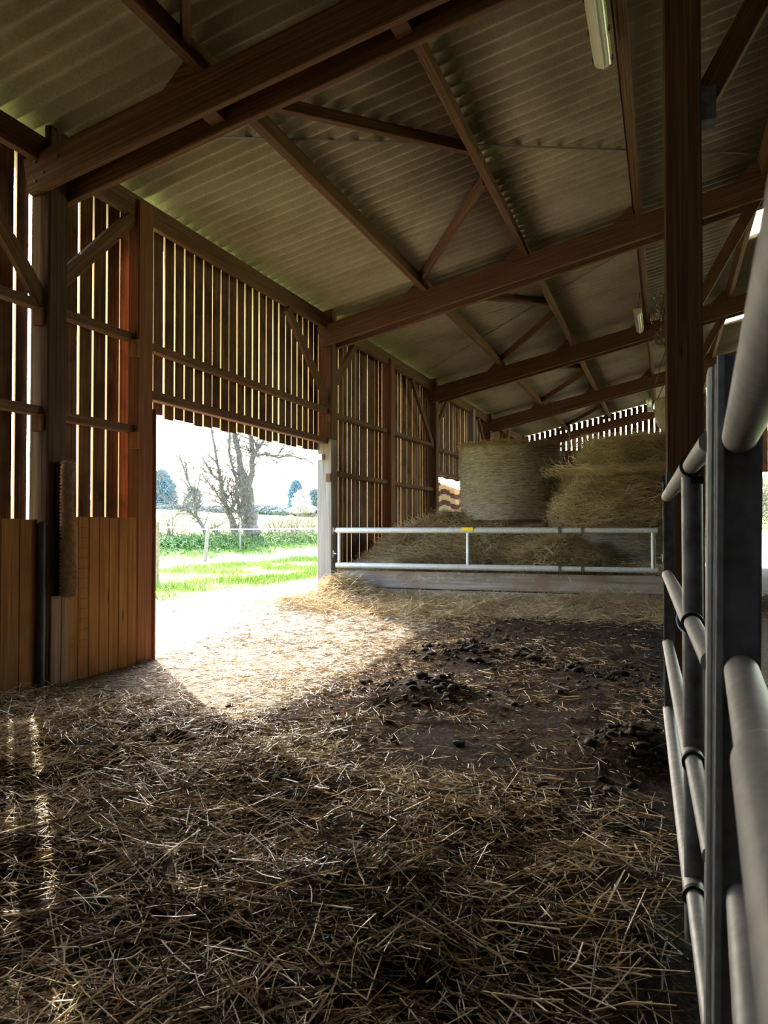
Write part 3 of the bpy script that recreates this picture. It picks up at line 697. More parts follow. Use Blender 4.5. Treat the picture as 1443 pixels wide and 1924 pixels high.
# ================================================================== LAMPS, PLANT, SMALL THINGS ABOVE
def lamp(y0, y1, x, z, label, wires):
    t = empty('strip_light', (x, (y0 + y1) / 2, z)); tag(t, label, 'lamp', 'fluorescent strip lights')
    n = 20; vs, fs = [], []
    for k, yy in enumerate((y0, y1)):
        for j in range(n + 1):
            a = PI + PI * j / n; r = .068 + (.004 if j % 2 else 0); vs.append((x + r * math.cos(a), yy, z + .055 * math.sin(a)))
    for j in range(n): fs.append((j, j + 1, n + 2 + j, n + 1 + j))
    fs.append(tuple(range(n + 1))); fs.append(tuple(range(2 * n + 1, n, -1)))
    mb = MB(); mb.add(vs, fs); mb.build('clear_cover', M['cover'], t)
    mb = MB(); mb.box((x - .075, y0, z), (x + .075, y1, z + .045), .006); hs = mb.build('housing', M['pale'], t)
    mb = MB(); mb.tube([(x, y0 + .02, z - .058), (x, y1 - .02, z - .058)], .014, 10); mb.build('light_tube', M['white'], t)
    for s in (-1, 1):
        for yy in np.linspace(y0 + .1, y1 - .03, 4):
            mb = MB(); mb.box((x + s * .08 - .006, yy - .012, z - .02), (x + s * .08 + .006, yy + .012, z + .03), .002); mb.build('clip', M['galvdark'], hs)
    for yy in wires:
        mb = MB(); mb.tube([(x, yy, z + .04), (x + .04, yy, zroof(x) + .02)], .006, 6); mb.build('hanger', M['black'], t)
    return t
lamp(5.35, 6.68, -.475, 5.22, 'strip light with ribbed clear cover beside the tall near post', (5.6, 6.45))
lamp(14.55, 16.0, -.46, 5.19, 'strip light hanging just before the third rafter', (14.7, 15.8))
lamp(24.9, 26.2, -.47, 5.2, 'smallest, farthest strip light against the slatted gable', (25.0, 26.0))
# cable run along the third purlin
mb = MB(); pts = [(-.375, y_, zbeam(-.36) + .36 + .012 * math.sin(y_ * 9)) for y_ in np.arange(4.0, 16.2, .25)]; mb.tube(pts, .008, 6)
tag(mb.build('power_cable', M['black']), 'black cable stapled along the third purlin', 'cable')
# dried plant stuck behind the post
t = empty('dried_flowers', (-.02, 5.2, 2.5)); tag(t, 'dried flower stalks dangling at the tall near post', 'dried plant')
mb = MB()
for k in range(34):
    a = at(1253, random.uniform(545, 655), 4.76); e = at(1246 - abs(random.gauss(0, 14)), random.uniform(548, 655), 4.76 + random.uniform(-.06, .1)); mid = (a + e) / 2 + np.array([0, 0, random.uniform(-.04, .04)])
    mb.tube([a, mid, e], [.0022, .0018, .0012], 5)
mb.tube([at(1252, 655, 4.76), at(1240, 690, 4.76), at(1232, 722, 4.76)], .0025, 5); mb.tube([at(1243, 648, 4.86), at(1205, 628, 4.9), at(1192, 640, 4.92)], .002, 5)
mb.build('stalks', plain('stalk', (.16, .10, .05), .8), t)
def blobs(P, R):
    V, F = [], []; n = 0
    import bmesh
    bm = bmesh.new(); bmesh.ops.create_icosphere(bm, subdivisions=2, radius=1); base = np.array([v.co[:] for v in bm.verts]); fb = np.array([[v.index for v in f.verts] for f in bm.faces]); bm.free()
    for p, r in zip(P, R):
        V.append(base * np.array(r) * rng.uniform(.6, 1.35, (len(base), 1)) + p); F.append(fb + n); n += len(base)
    return np.concatenate(V), np.concatenate(F)
P = [at(1246 - abs(random.gauss(0, 12)), y_, 4.76 + random.uniform(-.06, .08)) for y_ in rng.uniform(545, 650, 60)]
V, F = blobs(P, [np.full(3, random.uniform(.004, .011)) for _ in P]); raw_mesh('blossoms', V, F, plain('dried_petals', (.22, .15, .06), .8, 0, 60, (.62, .52, .36)), None, t, origin=(-.02, 5.2, 2.5))
# pale sack hanging beyond the post
t = empty('hanging_bucket', (0, 17.3, 3.0)); tag(t, 'pale rounded tub hanging behind the tall dark post', 'tub')
vs, fs = [], []; prof = [(.02, 0), (.2, .02), (.34, .12), (.40, .30), (.42, .62), (.40, .66)]; n = 24; cc = at(1262, 812, 15.6)
for (r, z) in prof:
    for j in range(n): vs.append((cc[0] + r * .8 * math.cos(2 * PI * j / n), cc[1] + r * math.sin(2 * PI * j / n), cc[2] + z))
for i in range(len(prof) - 1):
    for j in range(n): fs.append((i * n + j, i * n + (j + 1) % n, (i + 1) * n + (j + 1) % n, (i + 1) * n + j))
fs.append(tuple(reversed(range(n))))
mb = MB(); mb.add(vs, fs); o = mb.build('tub', M['pale'], t, smooth=True); md = o.modifiers.new('s', 'SOLIDIFY'); md.thickness = .008
mb = MB(); mb.tube([cc + np.array([-.3, 0, .62]), cc + np.array([0, .2, 1.3]), cc + np.array([.1, .5, 1.75])], .008, 6); mb.build('rope', M['black'], t)
# square lamp box on the gable rafter
c0 = at(1222, 768, 25.0); mb = MB(); mb.box(c0 - .09, c0 + .09, .01); tag(mb.build('wall_box', M['white']), 'small square white box on the gable rafter', 'electrical box')

# ================================================================== BALES AND HAY
def ring_bale(name, cx, cy, z0, R, H, label, seed, net_z=(0.0, 1.0), nring=34, squash=0.0, lean=(0, 0)):
    t = empty(name, (cx, cy, z0)); tag(t, label, 'bale', 'round hay bales')
    n, m = 120, 60; vs = []; 
    A, Z = np.meshgrid(np.linspace(0, 2 * PI, n, endpoint=False), np.linspace(0, 1, m), indexing='ij')
    prof = R * (1 - .05 * np.abs(Z - .55) ** 2 * 4) * np.minimum(1, ((1.02 - Z) / .05) ** .35) * np.minimum(1, ((Z + .02) / .05) ** .35)
    r = prof + .05 * fbm(A * 2.5 + seed, Z * 3, seed, 3) + .006 * np.sin(Z * 2 * PI * nring) * (1 - sm(.9, .97, Z))
    X = cx + r * np.cos(A) + lean[0] * Z; Y = cy + r * np.sin(A) + lean[1] * Z; ZZ = z0 + Z * H + .04 * fbm(np.cos(A) * 2, np.sin(A) * 2, seed + 3, 3) * Z
    V = np.stack([X, Y, ZZ], -1).reshape(-1, 3); F = []
    for i in range(n):
        for j in range(m - 1): F.append((i * m + j, ((i + 1) % n) * m + j, ((i + 1) % n) * m + j + 1, i * m + j + 1))
    top = len(V); V = np.vstack([V, [cx + lean[0], cy + lean[1], z0 + H + .02]]); me_F = np.array(F)
    body = raw_mesh('hay_body', V, me_F, M['bale'], None, t, origin=(cx, cy, z0), smooth=True)
    cap = MB(); ring = [V[i * m + m - 1] for i in range(n)] + [V[top]]; cap.add(ring, [(i, (i + 1) % n, n) for i in range(n)]); cap.build('bale_end', M['bale'], t)
    mb = MB()
    for k in range(nring):
        q = (k + .5) / nring
        if not net_z[0] <= q <= net_z[1]: continue
        j = min(m - 1, int(q * (m - 1))); pts = []
        for i in range(n + 1):
            p = V[(i % n) * m + j]; e = np.array([p[0] - cx - lean[0] * q, p[1] - cy - lean[1] * q, 0]); e /= np.linalg.norm(e); pts.append(p + e * .006 + np.array([0, 0, .010 * math.sin(i * .21 + k * 1.7 + seed) + .006 * random.uniform(-1, 1)]))
        mb.tube(pts, .004, 4, False)
    mb.build('net_wrap', M['net'], t)
    # frayed hay at the rim
    k = 2600; a = rng.uniform(0, 2 * PI, k); rr = R * (.86 + .16 * rng.random(k)); zz = z0 + H - .02 + rng.normal(0, .02, k) - .14 * np.maximum(0, rr / R - .97) * 8 * rng.random(k)
    P = np.stack([cx + lean[0] + rr * np.cos(a), cy + lean[1] + rr * np.sin(a), zz], 1); D = np.stack([-np.sin(a) + .5 * rng.normal(size=k), np.cos(a) + .5 * rng.normal(size=k), rng.normal(0, .3, k)], 1)
    straw_obj('frayed_rim', P, D, rng.uniform(.08, .25, k), rng.uniform(.003, .006, k), rng.uniform(.1, .75, k), M['hay'], t, .2, 2, origin=(cx, cy, z0))
    # stray stalks on the flank
    k = 1600; a = rng.uniform(0, 2 * PI, k); z_ = rng.random(k); P = np.stack([cx + lean[0] * z_ + (R + .012) * np.cos(a), cy + lean[1] * z_ + (R + .012) * np.sin(a), z0 + z_ * H * .97], 1); D = np.stack([-np.sin(a), np.cos(a), rng.normal(0, .35, k)], 1)
    straw_obj('stray_stalks', P, D, rng.uniform(.05, .2, k), rng.uniform(.003, .005, k), rng.uniform(.1, .9, k), M['hay'], t, .15, 2, origin=(cx, cy, z0))
    return t
ring_bale('round_bale', -2.33, 12.25, 1.38, .80, 1.22, 'upright net-wrapped round bale standing on the hay heap', 4, (.0, .90), 36)
ring_bale('round_bale', -.42, 12.05, .18, .80, 1.16, 'net-wrapped round bale at the bottom, behind the gate end', 9, (.0, .97), 34)
# unrolled loose bale on top
def blob_hay(name, rings, cx, cy, n, label, cat, seed, kind=None, T=(.2, .95), ln=(.12, .4), group=None):
    t = empty(name, (cx, cy, rings[0][0])); tag(t, label, cat, group, kind)
    zs = np.array([r[0] for r in rings]); rs = np.array([r[1] for r in rings]); ox = np.array([r[2] for r in rings])
    na, nz = 64, 30; A, Z = np.meshgrid(np.linspace(0, 2 * PI, na, endpoint=False), np.linspace(zs[0], zs[-1], nz), indexing='ij')
    def rad(a, z): return np.interp(z, zs, rs) * (1 + .28 * fbm(np.cos(a) * 2.2 + seed, np.sin(a) * 2.2 + z * 1.8, seed, 4))
    r = rad(A, Z); X = cx + np.interp(Z, zs, ox) + r * np.cos(A); Y = cy + r * .92 * np.sin(A)
    V = np.stack([X, Y, Z], -1).reshape(-1, 3); F = np.array([(i * nz + j, ((i + 1) % na) * nz + j, ((i + 1) % na) * nz + j + 1, i * nz + j + 1) for i in range(na) for j in range(nz - 1)])
    raw_mesh('hay_core', V, F, M['core'], None, t, origin=(cx, cy, rings[0][0]), smooth=True)
    a = rng.uniform(0, 2 * PI, n); u = rng.random(n); z = zs[0] + (zs[-1] - zs[0]) * u
    rr = rad(a, z) + rng.normal(.01, .03, n)
    topk = rng.random(n) < .22; z = np.where(topk, zs[-1] - .06 + rng.normal(0, .03, n), z); rr = np.where(topk, rr * np.sqrt(rng.random(n)) * 1.3, rr)
    P = np.stack([cx + np.interp(z, zs, ox) + rr * np.cos(a), cy + rr * .92 * np.sin(a), z], 1)
    sw = fbm(a * 1.7, z * 2.2, seed + 5, 3) * 2.2
    D = np.stack([-np.sin(a) + .35 * rng.normal(size=n), np.cos(a) + .35 * rng.normal(size=n), sw + rng.normal(-.1, .3, n)], 1)
    T_ = T[0] + (T[1] - T[0]) * np.clip(.52 + 1.5 * fbm(a * 3, z * 4, seed + 2, 3) + rng.normal(0, .30, n), 0, 1)
    straw_obj('hay_stalks', P, D, rng.uniform(*ln, n), rng.uniform(.003, .0065, n), T_, M['hay'], t, .25, 3, origin=(cx, cy, rings[0][0])); return t
blob_hay('loose_bale', [(1.98, .80, 0), (2.2, .86, 0), (2.38, .82, .02), (2.50, .74, .05), (2.58, .50, .08), (2.61, .05, .08)], -.40, 12.05, 17000, 'unwrapped brown bale forming the top of the right stack', 'bale', 13, group='round hay bales')
blob_hay('slumped_hay', [(1.28, 1.02, -.14), (1.42, 1.18, -.16), (1.62, 1.16, -.12), (1.85, 1.0, -.06), (2.05, .86, 0), (2.16, .5, 0)], -.40, 12.0, 17000, 'shaggy slumped hay layer between netted bale and brown bale', 'hay', 17, ln=(.2, .55))
# hay heap behind the gate
def h_heap(x, y):
    z = .70 + .50 * sm(10.9, 11.9, y) * sm(-5.0, -3.9, x) * (1 - sm(-1.9, -1.2, x)) + .42 * bump(x, y, -1.35, 11.05, .55, .32) + .22 * bump(x, y, -2.6, 11.9, 1.3, .6) + .12 * bump(x, y, -3.4, 11.8, .5, .6)
    z = z - .12 * (1 - sm(-4.7, -3.9, x)) + .22 * fbm(x * 1.8, y * 1.8, 77, 4)
    return np.maximum(z, .35) * sm(10.72, 10.95, y) ** .4
V, F = grid(np.arange(-4.72, .02, .05), np.arange(10.80, 14.6, .05), h_heap); t = empty('hay_heap', (-2.4, 11.8, .3)); tag(t, 'heap of loose hay piled behind the low steel gate', 'hay', kind='stuff')
raw_mesh('hay_core', V, F, M['core'], None, t, origin=(-2.4, 11.8, .3), smooth=True)
n = 26000; X = rng.uniform(-4.68, -.02, n); Y = 10.82 + 2.2 * rng.random(n) ** 1.35; Z = h_heap(X, Y) + rng.normal(.015, .025, n)
az = 2.2 * fbm(X * 1.2, Y * 1.2, 81, 3) * PI; D = np.stack([np.cos(az) + .5 * rng.normal(size=n), np.sin(az) + .5 * rng.normal(size=n), rng.normal(0, .28, n) - .15], 1)
straw_obj('hay_stalks', np.stack([X, Y, Z], 1), D, rng.uniform(.1, .42, n), rng.uniform(.003, .0065, n), np.clip(.62 + 1.1 * fbm(X * 2, Y * 2, 83, 3) + rng.normal(0, .25, n), 0, 1), M['hay'], t, .2, 3, origin=(-2.4, 11.8, .3))
# small straw pile on the passage floor
n = 2600; r = np.abs(rng.normal(0, .55, n)); a = rng.uniform(0, 2 * PI, n); X = 1.75 + r * np.cos(a); Y = 13.3 + r * 1.2 * np.sin(a); Z = .02 + .30 * np.exp(-(r / .6) ** 2) * rng.random(n)
straw_obj('straw_pile', np.stack([X, Y, Z], 1), lying(n, .3), rng.uniform(.1, .3, n), rng.uniform(.004, .007, n), rng.uniform(0, .65, n), M['straw'], None, origin=(1.75, 13.3, 0)); tag(bpy.data.objects['straw_pile'], 'small dark straw pile on the concrete passage', 'straw', kind='stuff')

# ================================================================== STRAW ON THE FLOOR
def scatter(n, x0, x1, y0, y1, dens):
    X = rng.uniform(x0, x1, n); Y = rng.uniform(y0, y1, n); k = rng.random(n) < dens(X, Y); return X[k], Y[k]
# deep bedding in the foreground
X, Y = scatter(78000, -4.66, .0, .1, 4.9, lambda x, y: (1 - sm(3.5, 4.7, y + .3 * (x + 2) - .8 * fbm(x * 1.3, y * 1.3, 91, 3))) * np.clip(.60 + 2.2 * fbm(x * 1.5, y * 1.5, 93, 4), .36, 1) * sm(-5.2, -4.0, x + y * .15))
n = len(X); Z = h_floor(X, Y) + np.abs(rng.normal(.012, .022, n))
pf = fbm(X * 1.1, Y * 1.1, 95, 3)
D = lying(n, .20); up = rng.random(n) < .06; D[up, 2] += rng.uniform(.2, .8, up.sum())
T = np.clip(np.where(rng.random(n) < .46, rng.normal(.26, .14, n), rng.normal(.76, .18, n)) + .5 * pf, 0, 1); L = np.clip(rng.gamma(3.6, .040, n), .04, .48)
straw_obj('straw_bedding', np.stack([X, Y, Z], 1), D, L, rng.uniform(.0030, .0066, n), T, M['straw'], None, .10, 2); tag(bpy.data.objects['straw_bedding'], 'deep golden and dark straw bedding across the foreground', 'straw', kind='stuff')
# thin litter over the muck in the middle
X, Y = scatter(46000, -4.6, -.02, 3.8, 9.8, lambda x, y: np.clip(.25 + 1.6 * fbm(x * 1.6, y * 1.6, 97, 4), .04, 1) * (1 - .75 * (1 - sm(-2.8, -2.2, x)) * sm(4.6, 5.2, y)))
n = len(X); straw_obj('straw_litter', np.stack([X, Y, h_floor(X, Y) + np.abs(rng.normal(.006, .008, n))], 1), lying(n, .10), np.clip(rng.gamma(2.2, .035, n), .025, .35), rng.uniform(.003, .006, n), np.clip(rng.normal(.42, .28, n), 0, 1), M['straw'], None, .1, 2)
tag(bpy.data.objects['straw_litter'], 'thin straw litter scattered over dark muck before the hay store', 'straw', kind='stuff')
# chopped straw in the doorway
X, Y = scatter(48000, -8.2, -1.9, 4.3, 10.3, lambda x, y: np.clip(.55 + 1.3 * fbm(x * 1.8, y * 1.8, 99, 4), .08, 1) * (1 - .8 * bump(x, y, -4.2, 5.0, .7, .8)) * np.where(x < -4.7, sm(6.0, 7.0, y) * sm(-8.4, -6.5, x) * .7, 1.0))
n = len(X); zz = np.where(X < -4.9, h_out(X, Y), h_floor(X, Y))
straw_obj('chopped_straw', np.stack([X, Y, zz + np.abs(rng.normal(.006, .009, n))], 1), lying(n, .16), rng.uniform(.025, .12, n), rng.uniform(.003, .006, n), np.clip(rng.normal(.42, .17, n), 0, 1), M['straw'], None, .08, 1)
tag(bpy.data.objects['chopped_straw'], 'chopped straw strewn over the sunlit floor inside the doorway', 'straw', kind='stuff')
# long straw banked against the boards
X, Y = scatter(22000, -5.4, -.02, 9.0, 10.74, lambda x, y: np.clip(sm(9.0, 9.9, y + .5 * fbm(x * 1.5, y * 1.5, 101, 3)), 0, 1) * np.where(x < -4.7, bump(x, y, -4.9, 9.7, .5, .4), 1))
n = len(X); Z = h_floor(X, Y) + np.abs(rng.normal(.02, .03, n)) + .05 * rng.random(n) * sm(10.2, 10.7, Y)
straw_obj('banked_straw', np.stack([X, Y, Z], 1), lying(n, .3), np.clip(rng.gamma(4, .06, n), .08, .6), rng.uniform(.003, .0055, n), np.clip(.5 + .6 * fbm(X * 2, Y * 2, 103, 3) + rng.normal(0, .2, n), 0, 1), M['hay'], None, .22, 3)
tag(bpy.data.objects['banked_straw'], 'pale long straw banked along the planks under the gate', 'straw', kind='stuff')
# dung clods
def clod_spots():
    P = []
    for cx, cy, s, k in ((-1.95, 7.35, .22, 46), (-1.35, 7.6, .35, 60), (-1.75, 5.55, .22, 60), (-3.0, 4.0, .4, 90), (-.15, 4.6, .18, 70), (-.3, 6.6, .35, 50), (-3.6, 3.6, .45, 60), (-.25, 3.7, .2, 40)):
        for _ in range(k * 2): P.append((random.gauss(cx, s), random.gauss(cy, s)))
    for _ in range(160): P.append((random.uniform(-2.4, -.1), random.uniform(4.3, 9.6)))
    return np.array(P)
P = clod_spots(); P = P[(P[:, 0] < -.06) & (P[:, 0] > -4.5)]; Z = h_floor(P[:, 0], P[:, 1]); R = np.random.default_rng(3).gamma(1.8, .0058, len(P)) + .004
V, F = blobs(np.column_stack([P, Z + R * .3]), [np.array([r * rng.uniform(.7, 1.6), r * rng.uniform(.7, 1.5), r * rng.uniform(.45, .9)]) for r in R])
o = raw_mesh('manure_clods', V, F, plain('manure', (.012, .009, .007), .8, 0, 25, (.045, .032, .022), .2)); tag(o, 'black dung clods lying on the muddy floor', 'dung', kind='stuff')

# ================================================================== OUTDOORS
# fence
G = 'fence posts outside'
def stake(pt, h, r, label, lean=(0, 0)):
    z = float(h_out(pt[0], pt[1])); mb = MB(); mb.tube([(pt[0], pt[1], z - .2), (pt[0] + lean[0] * .5, pt[1] + lean[1] * .5, z + h * .5), (pt[0] + lean[0], pt[1] + lean[1], z + h)], [r, r * .97, r * .9], 10)
    tag(mb.build('fence_post', M['greypost'], smooth=False), label, 'post', G); return np.array([pt[0] + lean[0], pt[1] + lean[1], z + h - .1])
a = stake((-10.45, 14.1), 1.42, .085, 'thick fence post seen just past the reddish door post'); b = stake((-16.25, 24.9), 1.30, .075, 'dark fence post before the thin leaning tree', (.1, .05))
c = stake((-18.6, 31.4), 1.55, .05, 'thin pale fence stake standing before the biggest tree'); d = stake((-13.5, 35.5), 1.35, .07, 'fence post hidden past the grey timber post')
mb = MB()
e0 = a + (a - b) * .9; e0[2] = a[2]
for p, q in ((e0, a), (a, b), (b, d)):
    mb.bar(p, q, .004, .04, (0, 0, 1), .001)
tag(mb.build('fence_tape', M['tape']), 'white electric fence tape strung across the field edge', 'fence tape')
mb = MB(); w0 = c - np.array([0, 0, .25])
mb.tube([w0 + np.array([-5, -8, .0]), w0, w0 + np.array([6, 9, 0])], .008, 5); mb.tube([w0 + np.array([-5, -8, -.35]), w0 - np.array([0, 0, .35]), w0 + np.array([6, 9, -.35])], .008, 5)
tag(mb.build('fence_wire', M['strap']), 'two thin wires at the pale fence stake', 'wire')
# bare trees: main limbs surveyed, twigs grown
def grow(mb, twigs, p, d, L, r, lev, out):
    d = d / np.linalg.norm(d); pts = [p]; n = 4; q = p.copy(); dd = d.copy()
    for k in range(n):
        dd = dd + rng.normal(0, .16, 3) + np.array([0, 0, .04]); dd /= np.linalg.norm(dd); q = q + dd * L / n; pts.append(q.copy())
    rr = np.linspace(r, r * .5, n + 1)
    if r > .012: mb.tube(pts, rr, 6 if r > .03 else 4, False)
    else: twigs.append((pts, rr))
    if lev <= 0: return
    for k in range(rng.integers(3, 6)):
        i = rng.integers(1, n + 1); nd = dd * .8 + rng.normal(0, .55, 3); grow(mb, twigs, pts[i], nd, L * rng.uniform(.5, .8), rr[i] * rng.uniform(.45, .7), lev - 1, out)
def tree(label, limbs, D0, spread=.9, lev=2, twl=1.1, nside=3):
    base = at(limbs[0][0][0], limbs[0][0][1], D0); t = empty('bare_tree', base); tag(t, label, 'tree', 'bare trees in the hedgerow'); mb = MB(); tw = []
    for li, limb in enumerate(limbs):
        pts = []; off = 0.0
        for k, (x_, y_, r_) in enumerate(limb):
            off += rng.normal(0, spread * .25) if k and li else 0; pts.append(at(x_, y_, D0 + off))
        rr = [q[2] * (.85 if q[2] > 12 else .62) / F_PX * D0 for q in limb]
        P2, R2 = [], []
        for i in range(len(pts) - 1):
            for s in np.linspace(0, 1, 5)[:-1]: P2.append(pts[i] * (1 - s) + pts[i + 1] * s + rng.normal(0, rr[i] * .12, 3)); R2.append(rr[i] * (1 - s) + rr[i + 1] * s)
        P2.append(pts[-1]); R2.append(rr[-1]); mb.tube(P2, R2, 12)
        for i in range(3 if li == 0 else 1, len(P2)):
            for _ in range(nside if R2[i] < .14 else 1):
                if rng.random() < .75:
                    dv = (P2[i] - P2[i - 1]); dv = dv / (np.linalg.norm(dv) + 1e-9) * .6 + rng.normal(0, .6, 3) + np.array([0, 0, .15]); grow(mb, tw, P2[i], dv, twl * rng.uniform(.5, 1.2), min(R2[i] * .45, .035), lev, None)
    mb.build('trunk', M['bark'], t, smooth=True)
    m2 = MB()
    for pts, rr in tw: m2.tube(pts, np.maximum(rr, .0042), 3, False)
    m2.build('twigs', M['bark'], t)
    return t
tree('biggest bare tree with a forked trunk beyond the fence', [[(474, 1006, 19), (468, 960, 16), (461, 915, 15), (452, 875, 9), (444, 830, 8), (436, 790, 7), (430, 740, 6)], [(464, 925, 12), (474, 885, 8), (474, 850, 8), (470, 800, 6), (480, 740, 5)], [(474, 862, 6), (488, 838, 5), (500, 822, 4), (505, 800, 3)], [(476, 856, 5), (500, 853, 4), (522, 860, 3), (545, 856, 2.5), (572, 862, 2), (590, 872, 1.2)], [(520, 858, 2.5), (535, 835, 2), (552, 822, 1.4)], [(497, 853, 2), (515, 866, 1.6), (527, 880, 1)], [(450, 960, 5), (446, 935, 4), (441, 915, 3)]], 39.5, .9, 2, 1.35, 3)
tree('bare tree with several thin stems left of the biggest tree', [[(441, 1003, 10), (434, 975, 9), (426, 958, 8), (418, 925, 5), (412, 890, 4), (405, 850, 4), (396, 800, 3), (388, 770, 2)], [(430, 965, 6), (443, 940, 5), (445, 905, 5), (438, 880, 4), (430, 850, 4), (432, 800, 3)], [(424, 952, 4), (412, 935, 3), (402, 920, 2.5), (390, 905, 2), (382, 895, 1.5)], [(414, 905, 3), (400, 893, 2.5), (388, 872, 2), (380, 860, 1.4)], [(438, 1003, 6), (452, 985, 5), (453, 965, 4), (447, 950, 3)]], 38.5, .9, 2, 1.35, 3)
tree('thin bare tree leaning left behind the dark fence post', [[(391, 1012, 6), (381, 990, 6), (370, 970, 5), (366, 945, 4), (360, 920, 3.5), (350, 895, 3), (342, 870, 2.4), (335, 850, 1.6)], [(369, 968, 3.5), (350, 960, 3), (330, 953, 2), (310, 938, 1.5), (296, 925, 1)], [(362, 925, 2.5), (346, 905, 2), (325, 893, 1.6), (305, 880, 1)], [(366, 945, 2.5), (372, 915, 2), (376, 890, 1.4)]], 36.0, .7, 2, 1.4, 2)
# hedge scrub
def bush(name, c, rx, ry, h, n, mat, label, cat, group, ln=(.1, .35), w=(.006, .014), lean=.5, T=None):
    u = rng.normal(size=(n, 3)); u /= np.linalg.norm(u, axis=1)[:, None]; r = rng.random(n) ** .45
    z0 = float(h_out(c[0], c[1])); P = np.column_stack([c[0] + u[:, 0] * r * rx, c[1] + u[:, 1] * r * ry, z0 + h * (.5 + .5 * u[:, 2] * r) * (1 + .5 * fbm(u[:, 0] * 3, u[:, 1] * 3, int(abs(c[0] * 7)), 2))])
    D = u * .7 + rng.normal(0, .5, (n, 3)) + np.array([0, 0, lean]); t = empty(name, (c[0], c[1], z0)); tag(t, label, cat, group)
    straw_obj('foliage', P, D, rng.uniform(*ln, n), rng.uniform(*w, n), np.clip(rng.normal(.5, .25, n) if T is None else T(P), 0, 1), mat, t, .15, 1, origin=(c[0], c[1], z0))
    mb = MB()
    for _ in range(5): mb.tube([(c[0] + rng.normal(0, .1 * rx), c[1] + rng.normal(0, .1 * rx), z0 - .1), (c[0] + rng.normal(0, .3 * rx), c[1] + rng.normal(0, .3 * rx), z0 + h * .75)], [.03 + h * .006, .012], 6)
    mb.build('stems', M['bark'], t); return t
def atx(px, d): p = at(px, 992, d); return (float(p[0]), float(p[1]))
for px, d, rx, h, n, lb in ((318, 33.5, 1.0, 1.5, 260, 'sparse twiggy shrub left of the thin leaning tree'), (408, 37, .9, 1.1, 220, 'twiggy shrub between the leaning tree and thin stems'), (520, 42, 1.4, 1.5, 480, 'twiggy shrub right of the biggest tree'), (552, 44, 1.4, 1.6, 480, 'budding shrub farther right in the hedgerow'), (588, 46.5, 1.5, 1.6, 480, 'budding shrub beside the grey timber post edge')):
    bush('hedge_shrub', atx(px, d), rx, rx, h, n, M['twig'], lb, 'shrub', 'shrubs in the hedgerow', (.3, .95), (.008, .02), .9)
# weeds along the hedge foot
n = 26000; yy = rng.uniform(18, 52, n); xx = -19.75 + rng.normal(0, .55, n); k = rng.random(n) < np.clip(.6 + 1.2 * fbm(xx * .4, yy * .4, 111, 3), .1, 1); xx, yy = xx[k], yy[k]; n = len(xx)
straw_obj('nettle_bank', np.column_stack([xx, yy, h_out(xx, yy) + .34 * rng.random(n)]), rng.normal(0, .6, (n, 3)) + np.array([0, 0, .5]), rng.uniform(.08, .24, n), rng.uniform(.03, .07, n), rng.random(n), M['weed'], None, .2, 1); tag(bpy.data.objects['nettle_bank'], 'bank of green weeds along the foot of the hedgerow', 'weeds', kind='stuff')
# meadow grass
n = 90000; xx = -7.3 - 13.0 * rng.random(n) ** 1.3; yy = -xx * rng.uniform(1.05, 2.25, n) + 0.5
k = (rng.random(n) < np.clip(.32 + 2.6 * fbm(xx * .9, yy * .9, 115, 4), .02, 1)) & (rng.random(n) < sm(7.4, 8.6, -xx + .8 * fbm(xx * .6, yy * .6, 116, 3))) & (rng.random(n) < 1 - .9 * sm(14.2, 15, -xx) * (1 - sm(16.8, 17.8, -xx)))
xx, yy = xx[k], yy[k]; n = len(xx); ln = rng.uniform(.06, .17, n) * (1 + 1.2 * np.clip(fbm(xx * .9, yy * .9, 115, 4), 0, 1)); D = rng.normal(0, .38, (n, 3)) + np.array([0, 0, 1.0])
straw_obj('grass', np.column_stack([xx, yy, h_out(xx, yy) + ln * .42]), D, ln, rng.uniform(.006, .013, n), np.clip(rng.normal(.45, .22, n), 0, 1), M['grass'], None, .2, 1); tag(bpy.data.objects['grass'], 'tufty bright green grass in the paddock outside the doorway', 'grass', kind='stuff')
# far trees
def far_tree(name, px, top, base, halfw, d, mat, label, kind, n, group='far trees across the field'):
    p = at(px, base, d); H = (base - top) / F_PX * d; R = halfw / F_PX * d; t = empty(name, p); tag(t, label, 'tree', group)
    u = rng.random(n) ** (1.4 if kind == 'cone' else 1); a = rng.uniform(0, 2 * PI, n)
    prof = {'cone': (np.sqrt(np.clip(1 - u ** 2.2, 0, 1)) * (.95 + 1.2 * fbm(a * 1.2, u * 5, int(px), 3))), 'round': np.sqrt(np.clip(1 - (2 * u - 1) ** 2, 0, 1)) * (1 + .8 * fbm(a * 1.5, u * 4, int(px), 3))}[kind]
    r = R * prof * rng.random(n) ** .35
    P = np.column_stack([p[0] + r * np.cos(a), p[1] + r * np.sin(a), p[2] + H * (.04 + .96 * u)]); D = np.column_stack([np.cos(a), np.sin(a), rng.normal(.2, .5, n)]) + rng.normal(0, .5, (n, 3))
    straw_obj('crown', P, D, rng.uniform(.3, .9, n), rng.uniform(.12, .35, n), np.clip(rng.normal(.5, .25, n), 0, 1), mat, t, .1, 1, origin=p)
    mb = MB(); mb.tube([p - np.array([0, 0, .4]), p + np.array([0, 0, H * .7])], [R * .07, R * .03], 8); mb.build('trunk', M['bark'], t)
far_tree('far_conifer', 304, 884, 972, 34, 150, M['conifer'], 'broad conifer tinted with bluish haze across the field beside the door post', 'cone', 5200)
far_tree('far_conifer', 556, 903, 966, 19, 160, M['conifer'], 'conifer tinted with bluish haze behind the white blossom across the field', 'cone', 3800)
far_tree('blossom_tree', 566, 922, 964, 21, 140, M['blossom'], 'white blossoming tree across the field', 'cone', 800)
